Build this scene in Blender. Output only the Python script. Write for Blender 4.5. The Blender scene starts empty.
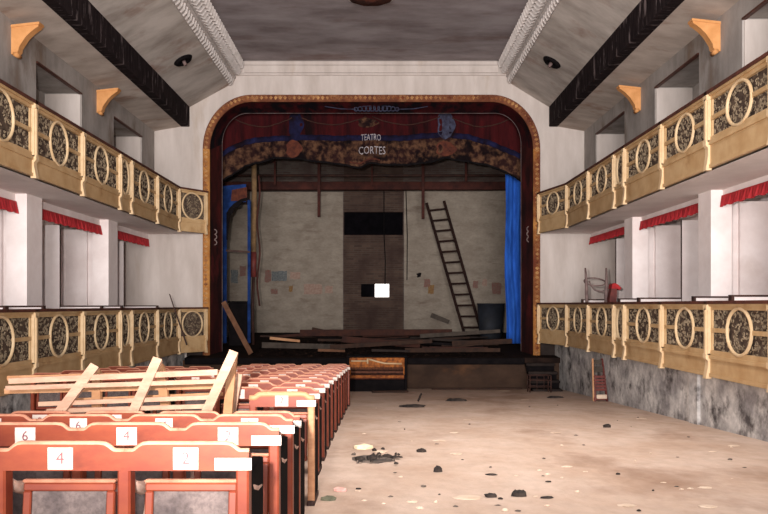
import bpy, bmesh, math, random
from mathutils import Vector, Matrix
random.seed(7)
PI = math.pi
scene = bpy.context.scene
COL = scene.collection
F = 750.0; CX = 378.0; CY = 305.0          # picture scale used to read sizes off the photograph

def at(px, py, Y):
    return Vector(((px - CX) / F * Y, Y, (CY - py) / F * Y))

# ------------------------------------------------------------------ materials
def _nodes(name):
    m = bpy.data.materials.new(name); m.use_nodes = True
    nt = m.node_tree
    return m, nt, nt.nodes, nt.links, nt.nodes['Principled BSDF']

def srgb(r, g, b):
    def f(c):
        c /= 255.0
        return c / 12.92 if c <= 0.04045 else ((c + 0.055) / 1.055) ** 2.4
    return (f(r), f(g), f(b), 1.0)

def mat(name, c1, c2=None, scale=4.0, stretch=(1, 1, 1), rough=0.8, lo=0.35, hi=0.65, c3=None, s3=1.2, lo3=0.55, hi3=0.7,
        bump=0.0, bscale=None, metal=0.0, spec=0.3, detail=6.0, stretch3=None, fine=0.0):
    m, nt, N, L, P = _nodes(name)
    P.inputs['Roughness'].default_value = rough
    P.inputs['Metallic'].default_value = metal
    P.inputs['Specular IOR Level'].default_value = spec
    P.inputs['Base Color'].default_value = c1
    tc = N.new('ShaderNodeTexCoord')
    def noise(sc, st, det=detail):
        mp = N.new('ShaderNodeMapping'); mp.inputs['Scale'].default_value = st
        L.new(tc.outputs['Object'], mp.inputs['Vector'])
        n = N.new('ShaderNodeTexNoise'); n.inputs['Scale'].default_value = sc; n.inputs['Detail'].default_value = det
        n.inputs['Roughness'].default_value = 0.62
        L.new(mp.outputs['Vector'], n.inputs['Vector'])
        return n
    def rng(n, a, b):
        r = N.new('ShaderNodeMapRange'); r.inputs['From Min'].default_value = a; r.inputs['From Max'].default_value = b
        L.new(n.outputs['Fac'], r.inputs['Value']); return r
    cur = None
    if c2 is not None:
        mx = N.new('ShaderNodeMix'); mx.data_type = 'RGBA'
        mx.inputs['A'].default_value = c1; mx.inputs['B'].default_value = c2
        L.new(rng(noise(scale, stretch), lo, hi).outputs['Result'], mx.inputs['Factor'])
        cur = mx.outputs['Result']
    if c3 is not None:
        mx = N.new('ShaderNodeMix'); mx.data_type = 'RGBA'
        if cur is not None: L.new(cur, mx.inputs['A'])
        else: mx.inputs['A'].default_value = c1
        mx.inputs['B'].default_value = c3
        L.new(rng(noise(s3, stretch3 or stretch), lo3, hi3).outputs['Result'], mx.inputs['Factor'])
        cur = mx.outputs['Result']
    if fine > 0:
        mx = N.new('ShaderNodeMix'); mx.data_type = 'RGBA'; mx.blend_type = 'MULTIPLY'
        if cur is not None: L.new(cur, mx.inputs['A'])
        else: mx.inputs['A'].default_value = c1
        mx.inputs['B'].default_value = (1 - fine, 1 - fine, 1 - fine, 1)
        L.new(rng(noise(scale * 6, stretch, 3), 0.4, 0.65).outputs['Result'], mx.inputs['Factor'])
        cur = mx.outputs['Result']
    if cur is not None: L.new(cur, P.inputs['Base Color'])
    if bump > 0:
        b = N.new('ShaderNodeBump'); b.inputs['Strength'].default_value = bump; b.inputs['Distance'].default_value = 0.02
        L.new(noise(bscale or scale * 3, stretch).outputs['Fac'], b.inputs['Height'])
        L.new(b.outputs['Normal'], P.inputs['Normal'])
    return m

def brick_mat(name, c1, c2, mortar, bw=0.3, bh=0.08, patch=None):
    m, nt, N, L, P = _nodes(name)
    P.inputs['Roughness'].default_value = 0.9; P.inputs['Specular IOR Level'].default_value = 0.15
    tc = N.new('ShaderNodeTexCoord'); sp = N.new('ShaderNodeSeparateXYZ'); cb = N.new('ShaderNodeCombineXYZ')
    L.new(tc.outputs['Object'], sp.inputs['Vector'])
    L.new(sp.outputs['X'], cb.inputs['X']); L.new(sp.outputs['Z'], cb.inputs['Y'])
    br = N.new('ShaderNodeTexBrick')
    br.inputs['Scale'].default_value = 1.0; br.inputs['Brick Width'].default_value = bw; br.inputs['Row Height'].default_value = bh
    br.inputs['Mortar Size'].default_value = 0.012
    br.inputs['Color1'].default_value = c1; br.inputs['Color2'].default_value = c2; br.inputs['Mortar'].default_value = mortar
    L.new(cb.outputs['Vector'], br.inputs['Vector'])
    n = N.new('ShaderNodeTexNoise'); n.inputs['Scale'].default_value = 1.3; n.inputs['Detail'].default_value = 8
    L.new(tc.outputs['Object'], n.inputs['Vector'])
    r = N.new('ShaderNodeMapRange'); r.inputs['From Min'].default_value = 0.4; r.inputs['From Max'].default_value = 0.68
    L.new(n.outputs['Fac'], r.inputs['Value'])
    mx = N.new('ShaderNodeMix'); mx.data_type = 'RGBA'
    L.new(br.outputs['Color'], mx.inputs['A']); mx.inputs['B'].default_value = patch or c2
    L.new(r.outputs['Result'], mx.inputs['Factor'])
    L.new(mx.outputs['Result'], P.inputs['Base Color'])
    return m

M = {}
M['white'] = mat('white_plaster', srgb(243, 233, 231), srgb(227, 214, 211), 1.6, rough=0.9, c3=srgb(211, 196, 190), s3=0.7, lo3=0.6, hi3=0.8, spec=0.1)
M['white_old'] = mat('stained_plaster', srgb(198, 188, 182), srgb(177, 166, 159), 2.0, (1, 1, .25), rough=0.9, c3=srgb(157, 134, 108), s3=1.1, lo3=0.6, hi3=0.85, spec=0.1)
M['grey_plaster'] = mat('grey_plaster', srgb(169, 162, 157), srgb(136, 129, 124), 1.8, (1, 1, .5), rough=0.95, c3=srgb(120, 96, 77), s3=0.9, lo3=0.58, hi3=0.8, spec=0.1)
M['ceiling'] = mat('ceiling_plaster', srgb(199, 191, 184), srgb(153, 144, 137), 0.9, (.8, 1.7, 1), rough=0.95, lo=.34, hi=.66, c3=srgb(125, 84, 63), s3=0.55, lo3=0.53, hi3=0.72, spec=0.05, stretch3=(1, 1.3, 1))
M['ceiling_mid'] = mat('dim_ceiling_plaster', srgb(166, 159, 161), srgb(128, 118, 119), 0.8, (.7, 1.6, 1), rough=0.95, lo=.34, hi=.66, c3=srgb(114, 88, 79), s3=0.5, lo3=0.55, hi3=0.78, spec=0.05)
M['ceiling_low'] = mat('balcony_ceiling_plaster', srgb(204, 192, 182), srgb(164, 150, 140), 1.0, (.8, 1.6, 1), rough=0.95, lo=.34, hi=.66, c3=srgb(130, 88, 62), s3=0.75, lo3=0.56, hi3=0.76, spec=0.05)
M['soffit'] = mat('soffit_plaster', srgb(240, 232, 228), srgb(222, 213, 208), 1.0, rough=0.95, spec=0.05)
M['moulding'] = mat('plaster_moulding', srgb(206, 198, 194), srgb(180, 172, 167), 7, rough=0.9, spec=0.1, bump=.6, bscale=26)
M['dado'] = mat('damp_dado_plaster', srgb(222, 218, 214), srgb(158, 154, 154), 1.7, rough=0.95, lo=.38, hi=.62, c3=srgb(91, 86, 86), s3=2.3, lo3=0.5, hi3=0.66, spec=0.05, bump=.3, fine=.25)
M['floor'] = mat('dusty_floor', srgb(206, 183, 167), srgb(188, 161, 142), 1.2, (1, .7, 1), rough=0.95, c3=srgb(140, 108, 87), s3=0.55, lo3=0.53, hi3=0.75, spec=0.08, bump=.35, bscale=14, fine=.10)
M['yellow'] = mat('ochre_painted_wood', srgb(196, 165, 124), srgb(178, 143, 100), 3.0, (1, 1, 1), rough=0.6, c3=srgb(147, 108, 68), s3=1.5, lo3=0.6, hi3=0.8, spec=0.3)
M['cream'] = mat('cream_painted_wood', srgb(216, 190, 153), srgb(199, 169, 129), 4.0, rough=0.55, spec=0.35)
M['bracket'] = mat('orange_ochre_plaster', srgb(209, 151, 97), srgb(190, 132, 78), 5, rough=.7)
M['lattice_shade'] = mat('lattice_shade_back', srgb(101, 86, 74), srgb(60, 50, 46), 9, rough=.95, spec=.05)
M['scroll'] = mat('dusty_scrollwork', srgb(150, 132, 108), srgb(98, 84, 68), 11, rough=.8)
M['handrail'] = mat('dark_red_brown_rail', srgb(92, 50, 38), srgb(64, 36, 30), 6, rough=.6)
M['darkwood'] = mat('dark_brown_wood', srgb(70, 44, 36), srgb(46, 30, 27), 5, (1, 1, 1), rough=.7)
M['beam'] = mat('blackened_beam', srgb(46, 38, 39), srgb(30, 25, 27), 5, (1, 3, .6), rough=.95, c3=srgb(120, 108, 108), s3=2.0, lo3=.57, hi3=.68, stretch3=(1, 3.5, .7), spec=.04)
M['gold'] = mat('tarnished_gold', srgb(196, 140, 76), srgb(150, 92, 46), 2.2, rough=.6, c3=srgb(104, 52, 34), s3=1.0, lo3=.42, hi3=.6, spec=.3, stretch3=(1, 1, .5))
M['gold_top'] = mat('browned_gold', srgb(132, 81, 51), srgb(95, 51, 35), 5, rough=.7, c3=srgb(167, 121, 81), s3=2.0, lo3=.58, hi3=.72)
M['bead_gold'] = mat('worn_bead_gilding', srgb(206, 158, 104), srgb(132, 72, 44), 2.6, rough=.6, c3=srgb(98, 48, 34), s3=1.3, lo3=.5, hi3=.66)
M['reveal'] = mat('painted_reveal', srgb(72, 30, 28), srgb(34, 19, 20), 2.0, (1, 1, .5), rough=.85, c3=srgb(100, 36, 36), s3=1.4, lo3=.55, hi3=.72, spec=.1)
M['reveal_top'] = mat('painted_drapery_reveal', srgb(82, 24, 27), srgb(29, 17, 20), 1.5, (2.2, 1, .4), rough=.85, c3=srgb(22, 17, 22), s3=.9, lo3=.5, hi3=.6, spec=.1)
M['redcloth'] = mat('dark_red_cloth', srgb(66, 20, 22), srgb(39, 14, 17), 1.6, (2.4, 1, .35), rough=.9, c3=srgb(22, 12, 14), s3=.9, lo3=.5, hi3=.66, spec=.05, stretch3=(1.6, 1, .5))
M['brocade'] = mat('mottled_brocade', srgb(90, 64, 48), srgb(42, 25, 24), 5.0, rough=.9, lo=.38, hi=.56, c3=srgb(19, 13, 15), s3=1.25, lo3=.48, hi3=.6, spec=.05)
M['navy'] = mat('navy_band', srgb(31, 32, 63), srgb(22, 18, 32), 2.2, rough=.9, c3=srgb(25, 16, 22), s3=1.4, lo3=.52, hi3=.64, spec=.05)
M['crest'] = mat('blue_grey_paint', srgb(62, 66, 86), srgb(39, 35, 52), 8, rough=.9)
M['orange'] = mat('faded_orange_paint', srgb(95, 49, 33), srgb(60, 27, 22), 7, rough=.9)
M['letter'] = mat('pale_lettering', srgb(171, 164, 167), srgb(129, 120, 125), 9, rough=.9)
M['linewhite'] = mat('pale_line_paint', srgb(105, 92, 91), srgb(70, 55, 53), 3, rough=.9)
M['blue'] = mat('blue_cloth', srgb(43, 94, 184), srgb(26, 65, 139), 2.2, (2.5, 1, .5), rough=.85, c3=srgb(17, 40, 90), s3=1.6, lo3=.6, hi3=.75, spec=.1)
M['bluedark'] = mat('blue_painted_canvas', srgb(31, 60, 117), srgb(17, 31, 65), 2.5, rough=.9, spec=.1)
M['black'] = mat('blackened_wood', srgb(26, 22, 23), srgb(16, 14, 16), 5, rough=.9, spec=.05)
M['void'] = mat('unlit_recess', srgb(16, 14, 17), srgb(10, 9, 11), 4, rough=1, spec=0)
M['stage_floor'] = mat('charred_stage_floor', srgb(46, 34, 29), srgb(28, 21, 20), 3, (1, 4, 1), rough=.95, spec=.05)
M['rubble'] = mat('dark_rubble', srgb(40, 30, 27), srgb(22, 17, 17), 9, rough=1, c3=srgb(84, 62, 50), s3=6, lo3=.6, hi3=.7, spec=.03)
M['ladderwood'] = mat('black_brown_ladder_wood', srgb(46, 31, 27), srgb(32, 22, 21), 5, rough=.85, spec=.05)
M['stage_front'] = mat('grey_stage_front', srgb(74, 57, 47), srgb(54, 42, 36), 2.0, (.6, 1, 1), rough=.95, c3=srgb(99, 69, 48), s3=1.2, lo3=.58, hi3=.78, spec=.05)
M['stage_dark'] = mat('dark_plaster', srgb(58, 50, 47), srgb(36, 31, 30), 1.5, rough=1, spec=.02)
M['brick_grey'] = brick_mat('sooty_brick', srgb(94, 83, 77), srgb(74, 59, 54), srgb(86, 81, 76), patch=srgb(67, 52, 49))
M['brick_brown'] = brick_mat('brown_brick', srgb(83, 65, 56), srgb(63, 48, 42), srgb(78, 68, 61), patch=srgb(56, 42, 38))
M['stage_white'] = mat('limewashed_wall', srgb(144, 134, 122), srgb(126, 115, 104), 1.6, (1, 1, 1.8), rough=.95, c3=srgb(107, 93, 83), s3=1.4, lo3=.55, hi3=.75, spec=.05, fine=.12, stretch3=(.7, 1, 2.5))
M['ironred'] = mat('rusty_brown_beam', srgb(78, 44, 38), srgb(52, 32, 30), 3, (1, 1, 1), rough=.85, spec=.1)
M['seatred'] = mat('red_painted_plywood', srgb(139, 66, 41), srgb(117, 49, 34), 3.0, (1, 1, 2), rough=0.42, c3=srgb(90, 36, 26), s3=2.4, lo3=0.56, hi3=0.74, spec=0.3)
M['seatwood'] = mat('worn_highlight_wood', srgb(196, 140, 112), srgb(164, 104, 82), 8, rough=.6)
M['seattan'] = mat('tan_highlight_wood', srgb(188, 139, 102), srgb(169, 116, 81), 6, (1, 1, 3), rough=.55)
M['seatgrey'] = mat('grey_worn_cover', srgb(122, 108, 104), srgb(86, 76, 75), 9, rough=.95, lo=.35, hi=.65, fine=.3)
M['plate'] = mat('white_number_paint', srgb(206, 192, 182), srgb(190, 174, 164), 12, rough=.6)
M['numeral'] = mat('pink_numeral', srgb(150, 84, 86), srgb(136, 74, 78), 12, rough=.7)
M['numeral_dark'] = mat('purple_numeral', srgb(120, 66, 78), srgb(104, 54, 66), 12, rough=.7)
M['arm'] = mat('pale_worn_armrest', srgb(214, 186, 172), srgb(170, 130, 112), 9, rough=.6)
M['palewood'] = mat('pale_bleached_wood', srgb(194, 158, 134), srgb(172, 132, 110), 5, (1, 1, 3), rough=.7, fine=.08)
M['tanwood'] = mat('tan_wood', srgb(190, 142, 104), srgb(166, 118, 82), 5, rough=.7)
M['plank_brown'] = mat('brown_plank', srgb(61, 41, 31), srgb(42, 29, 24), 5, (1, 1, 1), rough=.9)
M['plank_tan'] = mat('tan_brown_plank', srgb(114, 80, 59), srgb(88, 59, 43), 5, rough=.9)
M['plank_red'] = mat('reddish_plank', srgb(64, 36, 27), srgb(46, 26, 22), 5, rough=.9)
M['plank_grey'] = mat('grey_plank', srgb(75, 66, 59), srgb(55, 48, 43), 5, rough=.9)
M['pelmet'] = mat('red_pelmet_cloth', srgb(180, 48, 53), srgb(155, 35, 42), 5, rough=.85)
M['piano_gold'] = mat('gilded_iron', srgb(178, 104, 46), srgb(116, 62, 30), 9, rough=.6, spec=.12, lo=.42, hi=.6)
M['piano_felt'] = mat('brown_felt', srgb(112, 70, 52), srgb(74, 46, 38), 14, rough=.95)
M['chairred'] = mat('red_brown_chair_wood', srgb(108, 48, 42), srgb(80, 36, 34), 6, rough=.6)
M['greychair'] = mat('dusty_grey_bentwood', srgb(124, 104, 100), srgb(92, 74, 72), 8, rough=.7)
M['tub'] = mat('dark_blue_tin', srgb(30, 34, 44), srgb(20, 22, 28), 3, rough=.7)
M['paper'] = mat('dusty_paper', srgb(216, 194, 174), srgb(196, 172, 150), 6, rough=.9)
M['foam'] = mat('cream_foam', srgb(240, 226, 194), srgb(228, 206, 166), 8, rough=.9)
M['pinkpaper'] = mat('pink_paper', srgb(222, 170, 158), srgb(206, 148, 140), 8, rough=.9)
M['char'] = mat('charred_black', srgb(38, 32, 30), srgb(70, 60, 54), 9, rough=1, lo=.45, hi=.7)
M['ash'] = mat('grey_ash', srgb(120, 106, 96), srgb(70, 62, 58), 6, rough=1, lo=.4, hi=.6)
M['green'] = mat('dull_green_rag', srgb(108, 104, 84), srgb(80, 80, 66), 8, rough=.9)
M['posterred'] = mat('faded_red_poster', srgb(116, 72, 64), srgb(110, 96, 88), 16, rough=.9)
M['posterblue'] = mat('grey_blue_poster', srgb(112, 114, 112), srgb(72, 76, 80), 22, rough=.9)
M['posterpink'] = mat('faded_pink_poster', srgb(150, 130, 116), srgb(132, 104, 94), 12, rough=.9)
M['posteryel'] = mat('faded_yellow_poster', srgb(128, 104, 64), srgb(110, 74, 52), 14, rough=.9)
M['redcush'] = mat('bright_red_cushion', srgb(176, 42, 44), srgb(140, 30, 36), 6, rough=.8)
M['rope'] = mat('yellowed_pole', srgb(134, 106, 72), srgb(98, 74, 54), 6, rough=.85)
M['blackcloth'] = mat('black_cloth', srgb(18, 14, 15), srgb(11, 9, 10), 5, rough=1, spec=0)

def lit_pane(name, col, strength):
    m, nt, N, L, P = _nodes(name)
    P.inputs['Base Color'].default_value = col
    P.inputs['Emission Color'].default_value = col
    P.inputs['Emission Strength'].default_value = strength
    return m
M['daylight'] = lit_pane('daylit_pane', srgb(255, 246, 240), 3.0)

# ------------------------------------------------------------------ mesh helper
class MB:
    def __init__(self): self.v = []; self.f = []; self.mi = []
    def add(self, vs, fs, k=0):
        b = len(self.v); self.v += [Vector(p) for p in vs]
        for q in fs: self.f.append([b + i for i in q]); self.mi.append(k)
    def box(self, lo, hi, k=0, R=None):
        x0, y0, z0 = lo; x1, y1, z1 = hi
        vs = [Vector(p) for p in ((x0, y0, z0), (x1, y0, z0), (x1, y1, z0), (x0, y1, z0), (x0, y0, z1), (x1, y0, z1), (x1, y1, z1), (x0, y1, z1))]
        if R is not None: vs = [R @ p for p in vs]
        self.add(vs, [(0, 3, 2, 1), (4, 5, 6, 7), (0, 1, 5, 4), (1, 2, 6, 5), (2, 3, 7, 6), (3, 0, 4, 7)], k)
        return self
    def bbox(self, lo, hi, b=0.01, k=0, R=None):
        """box with chamfered edges along its longest axis and ends"""
        x0, y0, z0 = lo; x1, y1, z1 = hi
        bm = bmesh.new(); bmesh.ops.create_cube(bm, size=1.0)
        for v in bm.verts:
            v.co = Vector(((x0 + x1) / 2 + v.co.x * (x1 - x0), (y0 + y1) / 2 + v.co.y * (y1 - y0), (z0 + z1) / 2 + v.co.z * (z1 - z0)))
        bmesh.ops.bevel(bm, geom=list(bm.edges), offset=b, segments=1, affect='EDGES')
        self.addbm(bm, k, R); return self
    def addbm(self, bm, k=0, R=None):
        bm.verts.index_update()
        vs = [v.co.copy() for v in bm.verts]
        if R is not None: vs = [R @ p for p in vs]
        self.add(vs, [[v.index for v in f.verts] for f in bm.faces], k); bm.free()
    def bar(self, p0, p1, w, h, k=0, up=(0, 0, 1), taper=1.0):
        p0 = Vector(p0); p1 = Vector(p1); d = (p1 - p0).normalized(); up = Vector(up)
        s = d.cross(up)
        if s.length < 1e-4: s = d.cross(Vector((0, 1, 0)))
        s.normalize(); u = s.cross(d).normalized()
        vs = []
        for p, t in ((p0, 1.0), (p1, taper)):
            for a, b in ((-1, -1), (1, -1), (1, 1), (-1, 1)): vs.append(p + s * (a * w / 2 * t) + u * (b * h / 2 * t))
        self.add(vs, [(0, 1, 2, 3), (7, 6, 5, 4), (0, 4, 5, 1), (1, 5, 6, 2), (2, 6, 7, 3), (3, 7, 4, 0)], k); return self
    def tube(self, pts, r, n=8, k=0, closed=False):
        pts = [Vector(p) for p in pts]; m = len(pts); rs = r if isinstance(r, (list, tuple)) else [r] * m
        b = len(self.v); prev = None
        for i, p in enumerate(pts):
            if closed: d = (pts[(i + 1) % m] - pts[i - 1]).normalized()
            else: d = (pts[min(i + 1, m - 1)] - pts[max(i - 1, 0)]).normalized()
            if prev is None:
                a = d.cross(Vector((0, 0, 1)))
                if a.length < 1e-3: a = d.cross(Vector((1, 0, 0)))
            else: a = prev - d * prev.dot(d)
            a.normalize(); prev = a; c = d.cross(a)
            for j in range(n):
                t = 2 * PI * j / n; self.v.append(p + a * (math.cos(t) * rs[i]) + c * (math.sin(t) * rs[i]))
        for i in range(m if closed else m - 1):
            for j in range(n):
                i2 = (i + 1) % m
                self.f.append([b + i * n + j, b + i * n + (j + 1) % n, b + i2 * n + (j + 1) % n, b + i2 * n + j]); self.mi.append(k)
        if not closed:
            self.f.append([b + j for j in range(n)][::-1]); self.mi.append(k)
            self.f.append([b + (m - 1) * n + j for j in range(n)]); self.mi.append(k)
        return self
    def prism(self, pts, d, k=0):
        """closed polygon of 3D points extruded by vector d"""
        n = len(pts); d = Vector(d); pts = [Vector(p) for p in pts]
        self.add(pts + [p + d for p in pts], [list(range(n))[::-1], list(range(n, 2 * n))] + [[i, (i + 1) % n, n + (i + 1) % n, n + i] for i in range(n)], k)
        return self
    def sheet(self, rows, th=None, k=0):
        """grid of points (list of rows); th = thickness vector"""
        R = len(rows); Cn = len(rows[0]); b = len(self.v)
        for r in rows: self.v += [Vector(p) for p in r]
        def q(o, flip):
            for i in range(R - 1):
                for j in range(Cn - 1):
                    f = [o + i * Cn + j, o + i * Cn + j + 1, o + (i + 1) * Cn + j + 1, o + (i + 1) * Cn + j]
                    self.f.append(f[::-1] if flip else f); self.mi.append(k)
        q(b, False)
        if th is not None:
            t = Vector(th); b2 = len(self.v)
            for r in rows: self.v += [Vector(p) + t for p in r]
            q(b2, True)
            loop = [j for j in range(Cn)] + [i * Cn + Cn - 1 for i in range(1, R)] + [(R - 1) * Cn + j for j in range(Cn - 2, -1, -1)] + [i * Cn for i in range(R - 2, 0, -1)]
            for i, a in enumerate(loop):
                c = loop[(i + 1) % len(loop)]
                self.f.append([b + a, b2 + a, b2 + c, b + c]); self.mi.append(k)
        return self
    def build(self, name, m, parent=None, smooth=False, org=None):
        me = bpy.data.meshes.new(name)
        if parent is not None and org is None:
            p = parent; org = Vector((0, 0, 0))
            while p is not None: org = org + p.location; p = p.parent
            loc = Vector((0, 0, 0))
        elif org is None:
            lo = [min(v[i] for v in self.v) for i in range(3)]; hi = [max(v[i] for v in self.v) for i in range(3)]
            org = Vector(((lo[0] + hi[0]) / 2, (lo[1] + hi[1]) / 2, lo[2])); loc = org
        else: loc = Vector(org); org = loc
        me.from_pydata([v - org for v in self.v], [], self.f)
        for mm in (m if isinstance(m, (list, tuple)) else [m]): me.materials.append(M[mm] if isinstance(mm, str) else mm)
        for p, k in zip(me.polygons, self.mi): p.material_index = k
        bm = bmesh.new(); bm.from_mesh(me); bmesh.ops.recalc_face_normals(bm, faces=bm.faces); bm.to_mesh(me); bm.free()
        if smooth:
            for p in me.polygons: p.use_smooth = True
        me.update()
        o = bpy.data.objects.new(name, me); COL.objects.link(o)
        o.location = loc
        if parent is not None: o.parent = parent
        return o

def text_into(mb, s, size, place, depth=0.004, k=0, wscale=1.0):
    """lettering as real shallow geometry; place maps (x, z) of centred text to a world point, plus a depth step"""
    cu = bpy.data.curves.new('t', 'FONT'); cu.body = s; cu.size = size; cu.align_x = 'CENTER'; cu.align_y = 'CENTER'; cu.resolution_u = 2
    o = bpy.data.objects.new('t', cu); COL.objects.link(o)
    dg = bpy.context.evaluated_depsgraph_get(); dg.update()
    me = bpy.data.meshes.new_from_object(o.evaluated_get(dg))
    vs = [place(v.co.x * wscale, v.co.y) for v in me.vertices]
    mb.add(vs, [list(p.vertices) for p in me.polygons], k)
    bpy.data.objects.remove(o); bpy.data.curves.remove(cu); bpy.data.meshes.remove(me)

def tag(o, label, cat, group=None):
    o['label'] = label; o['category'] = cat
    if group: o['group'] = group
    return o
def empty(name, loc, label=None, cat=None, group=None):
    o = bpy.data.objects.new(name, None); COL.objects.link(o); o.location = loc; o.empty_display_size = .2
    if label: tag(o, label, cat, group)
    return o
def struct(o, label=None):
    o['kind'] = 'structure'
    if label: o['label'] = label
    return o
def copy_tree(o, parent=None):
    c = o.copy(); COL.objects.link(c)
    if parent is not None: c.parent = parent
    for ch in [x for x in bpy.data.objects if x.parent == o]: copy_tree(ch, c)
    return c

# ------------------------------------------------------------------ measures of the hall
YW = 20.8                      # plane of the stage wall
Y0 = 3.0                       # near end of what is built
def floor_z(Y): return -1.25 - 0.05 * Y
SIDE = {
 -1: dict(nm='left', X=5.28, posts=[3.85, 5.75, 7.65, 9.55, 11.45, 13.33, 15.26, 15.97, 17.84, 19.8], end=(4.72, 20.57),
          up=(3.09, 2.28, 1.96), lowr=(-0.09, -0.88, -1.27), cols=[(5.2, 5.8), (9.2, 9.8), (13.2, 13.8), (17.2, 17.8)], mids=[7.5, 11.5, 15.5, 19.4],
          piers=[(3.0, 5.6), (7.7, 9.6), (11.7, 13.6), (15.7, 17.6), (19.7, 20.8)], br=[12.75, 16.6], lint=4.43, cap=-0.01, ph=1.65, pel=(1.61, 1.82), dado=5.36),
  1: dict(nm='right', X=4.80, posts=[3.6, 5.45, 7.25, 9.06, 10.84, 12.6, 14.5, 15.14, 17.0, 18.95], end=(4.43, 20.57),
          up=(3.05, 2.37, 1.97), lowr=(0.03, -0.70, -1.03), cols=[(4.9, 5.4), (8.85, 9.35), (12.84, 13.35), (16.8, 17.35)], mids=[7.1, 11.1, 15.05, 19.2],
          piers=[(3.0, 5.6), (7.8, 9.4), (11.78, 13.36), (15.5, 17.4), (19.7, 20.8)], br=[12.6, 16.4], lint=4.5, cap=0.15, ph=1.7, pel=(1.68, 1.87), dado=4.9),
}

# ------------------------------------------------------------------ floor, walls, ceilings
mb = MB(); NX, NY = 24, 50
rows = []
for j in range(NY + 1):
    Y = -4 + (YW + 4) * j / NY
    rows.append([(-8 + 16 * i / NX, Y, floor_z(Y)) for i in range(NX + 1)])
mb.sheet(rows, (0, 0, -.2)); struct(mb.build('floor', 'floor', org=(0, 0, 0)))

# ceiling: raised middle, plaster coves, sloping sides, dark beams, low ceilings above the galleries
CL = dict(l=[(-3.74, 6.76), (-3.94, 6.27), (-4.13, 6.09), (-5.22, 5.49)], r=[(3.35, 6.76), (3.55, 6.32), (3.68, 6.14), (4.74, 5.49)])
mb = MB(); mb.box((-4.0, Y0, 6.76), (3.6, YW, 6.9)); struct(mb.build('ceiling', 'ceiling_mid', org=(0, 12, 6.76)))
for s, key in ((-1, 'l'), (1, 'r')):
    nm = SIDE[s]['nm']; pts = CL[key]
    (xa, za), (xb, zb) = pts[2], pts[3]
    mb = MB(); mb.prism([(xa, Y0, za), (xb, Y0, zb), (xb, Y0, zb + .25), (xa, Y0, za + .25)], (0, YW - Y0, 0))
    struct(mb.build('ceiling_' + nm, 'ceiling', org=(xa, 12, za)))
    # low ceiling over the upper gallery
    X = SIDE[s]['X'] + .92
    mb = MB(); mb.prism([(s * (abs(xb) + .05), Y0, 4.98), (s * (X + .6), Y0, 4.72), (s * (X + .6), Y0, 4.9), (s * (abs(xb) + .05), Y0, 5.16)], (0, YW - Y0, 0))
    struct(mb.build('ceiling_gallery_' + nm, 'ceiling_low', org=(xb, 12, 4.8)))
    # plaster cove with leaf and rope relief
    (x0, z0), (x1, z1), (x2, z2) = pts[0], pts[1], pts[2]
    mb = MB()
    mb.prism([(x0, Y0, z0), (x1, Y0, z1 + .05), (x1, Y0, z1), (x1 + s * .03, Y0, z1 - .02), (x2 - s * .03, Y0, z2 - .02), (x2, Y0, z2), (x2, Y0, z2 + .3), (x0, Y0, z0 + .1)], (0, YW - Y0, 0))
    fa = Vector((x0, 0, z0)); fb = Vector((x1, 0, z1 + .05)); nv = Vector(((fb - fa).z, 0, -(fb - fa).x)).normalized()
    if nv.x * s > 0: nv = -nv
    Y = Y0 + .1
    while Y < YW - .2:
        for t, sg in ((.27, 1), (.73, -1)):
            q0 = fa.lerp(fb, t - .22); q1 = fa.lerp(fb, t + .22); p = fa.lerp(fb, t)
            sl = .06 * sg
            V = lambda q, dy, h: q + Vector((0, Y + dy, 0)) + nv * h
            mb.add([V(q0, -sl, -.005), V(q1, sl, -.005), V(q1, sl + .11, -.005), V(q0, -sl + .11, -.005), V(q0.lerp(q1, .12), -sl * .7 + .05, .1), V(q0.lerp(q1, .88), sl * .7 + .05, .1)],
                   [(0, 1, 5, 4), (2, 3, 4, 5), (1, 2, 5), (3, 0, 4), (0, 3, 2, 1)])
        a = Vector((x1 + s * .035, Y, z1 - .05)); b = Vector((x2 - s * .045, Y + .09, z2 - .02))
        mb.tube([a, a.lerp(b, .5) + Vector((-s * .015, 0, -.025)), b], [.02, .034, .02], 6)
        Y += .19
    struct(mb.build('trim_1' if s < 0 else 'trim_2', 'moulding', org=(x1, 12, z1)), 'grey plaster cove with leaf relief running along the ceiling, %s side' % nm)
    # dark beam
    B0, B1 = 4.94, 5.49
    xi = abs(xb); 
    mb = MB(); mb.bbox((min(s * xi, s * (xi + .24)), Y0, B0), (max(s * xi, s * (xi + .24)), YW - .01, B1 + .12), .012)
    o = mb.build('ceiling_beam', 'beam')
    tag(o, 'blackened beam with pale drips above the gallery on the %s side' % nm, 'beam', 'long dark ceiling beams')

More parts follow.
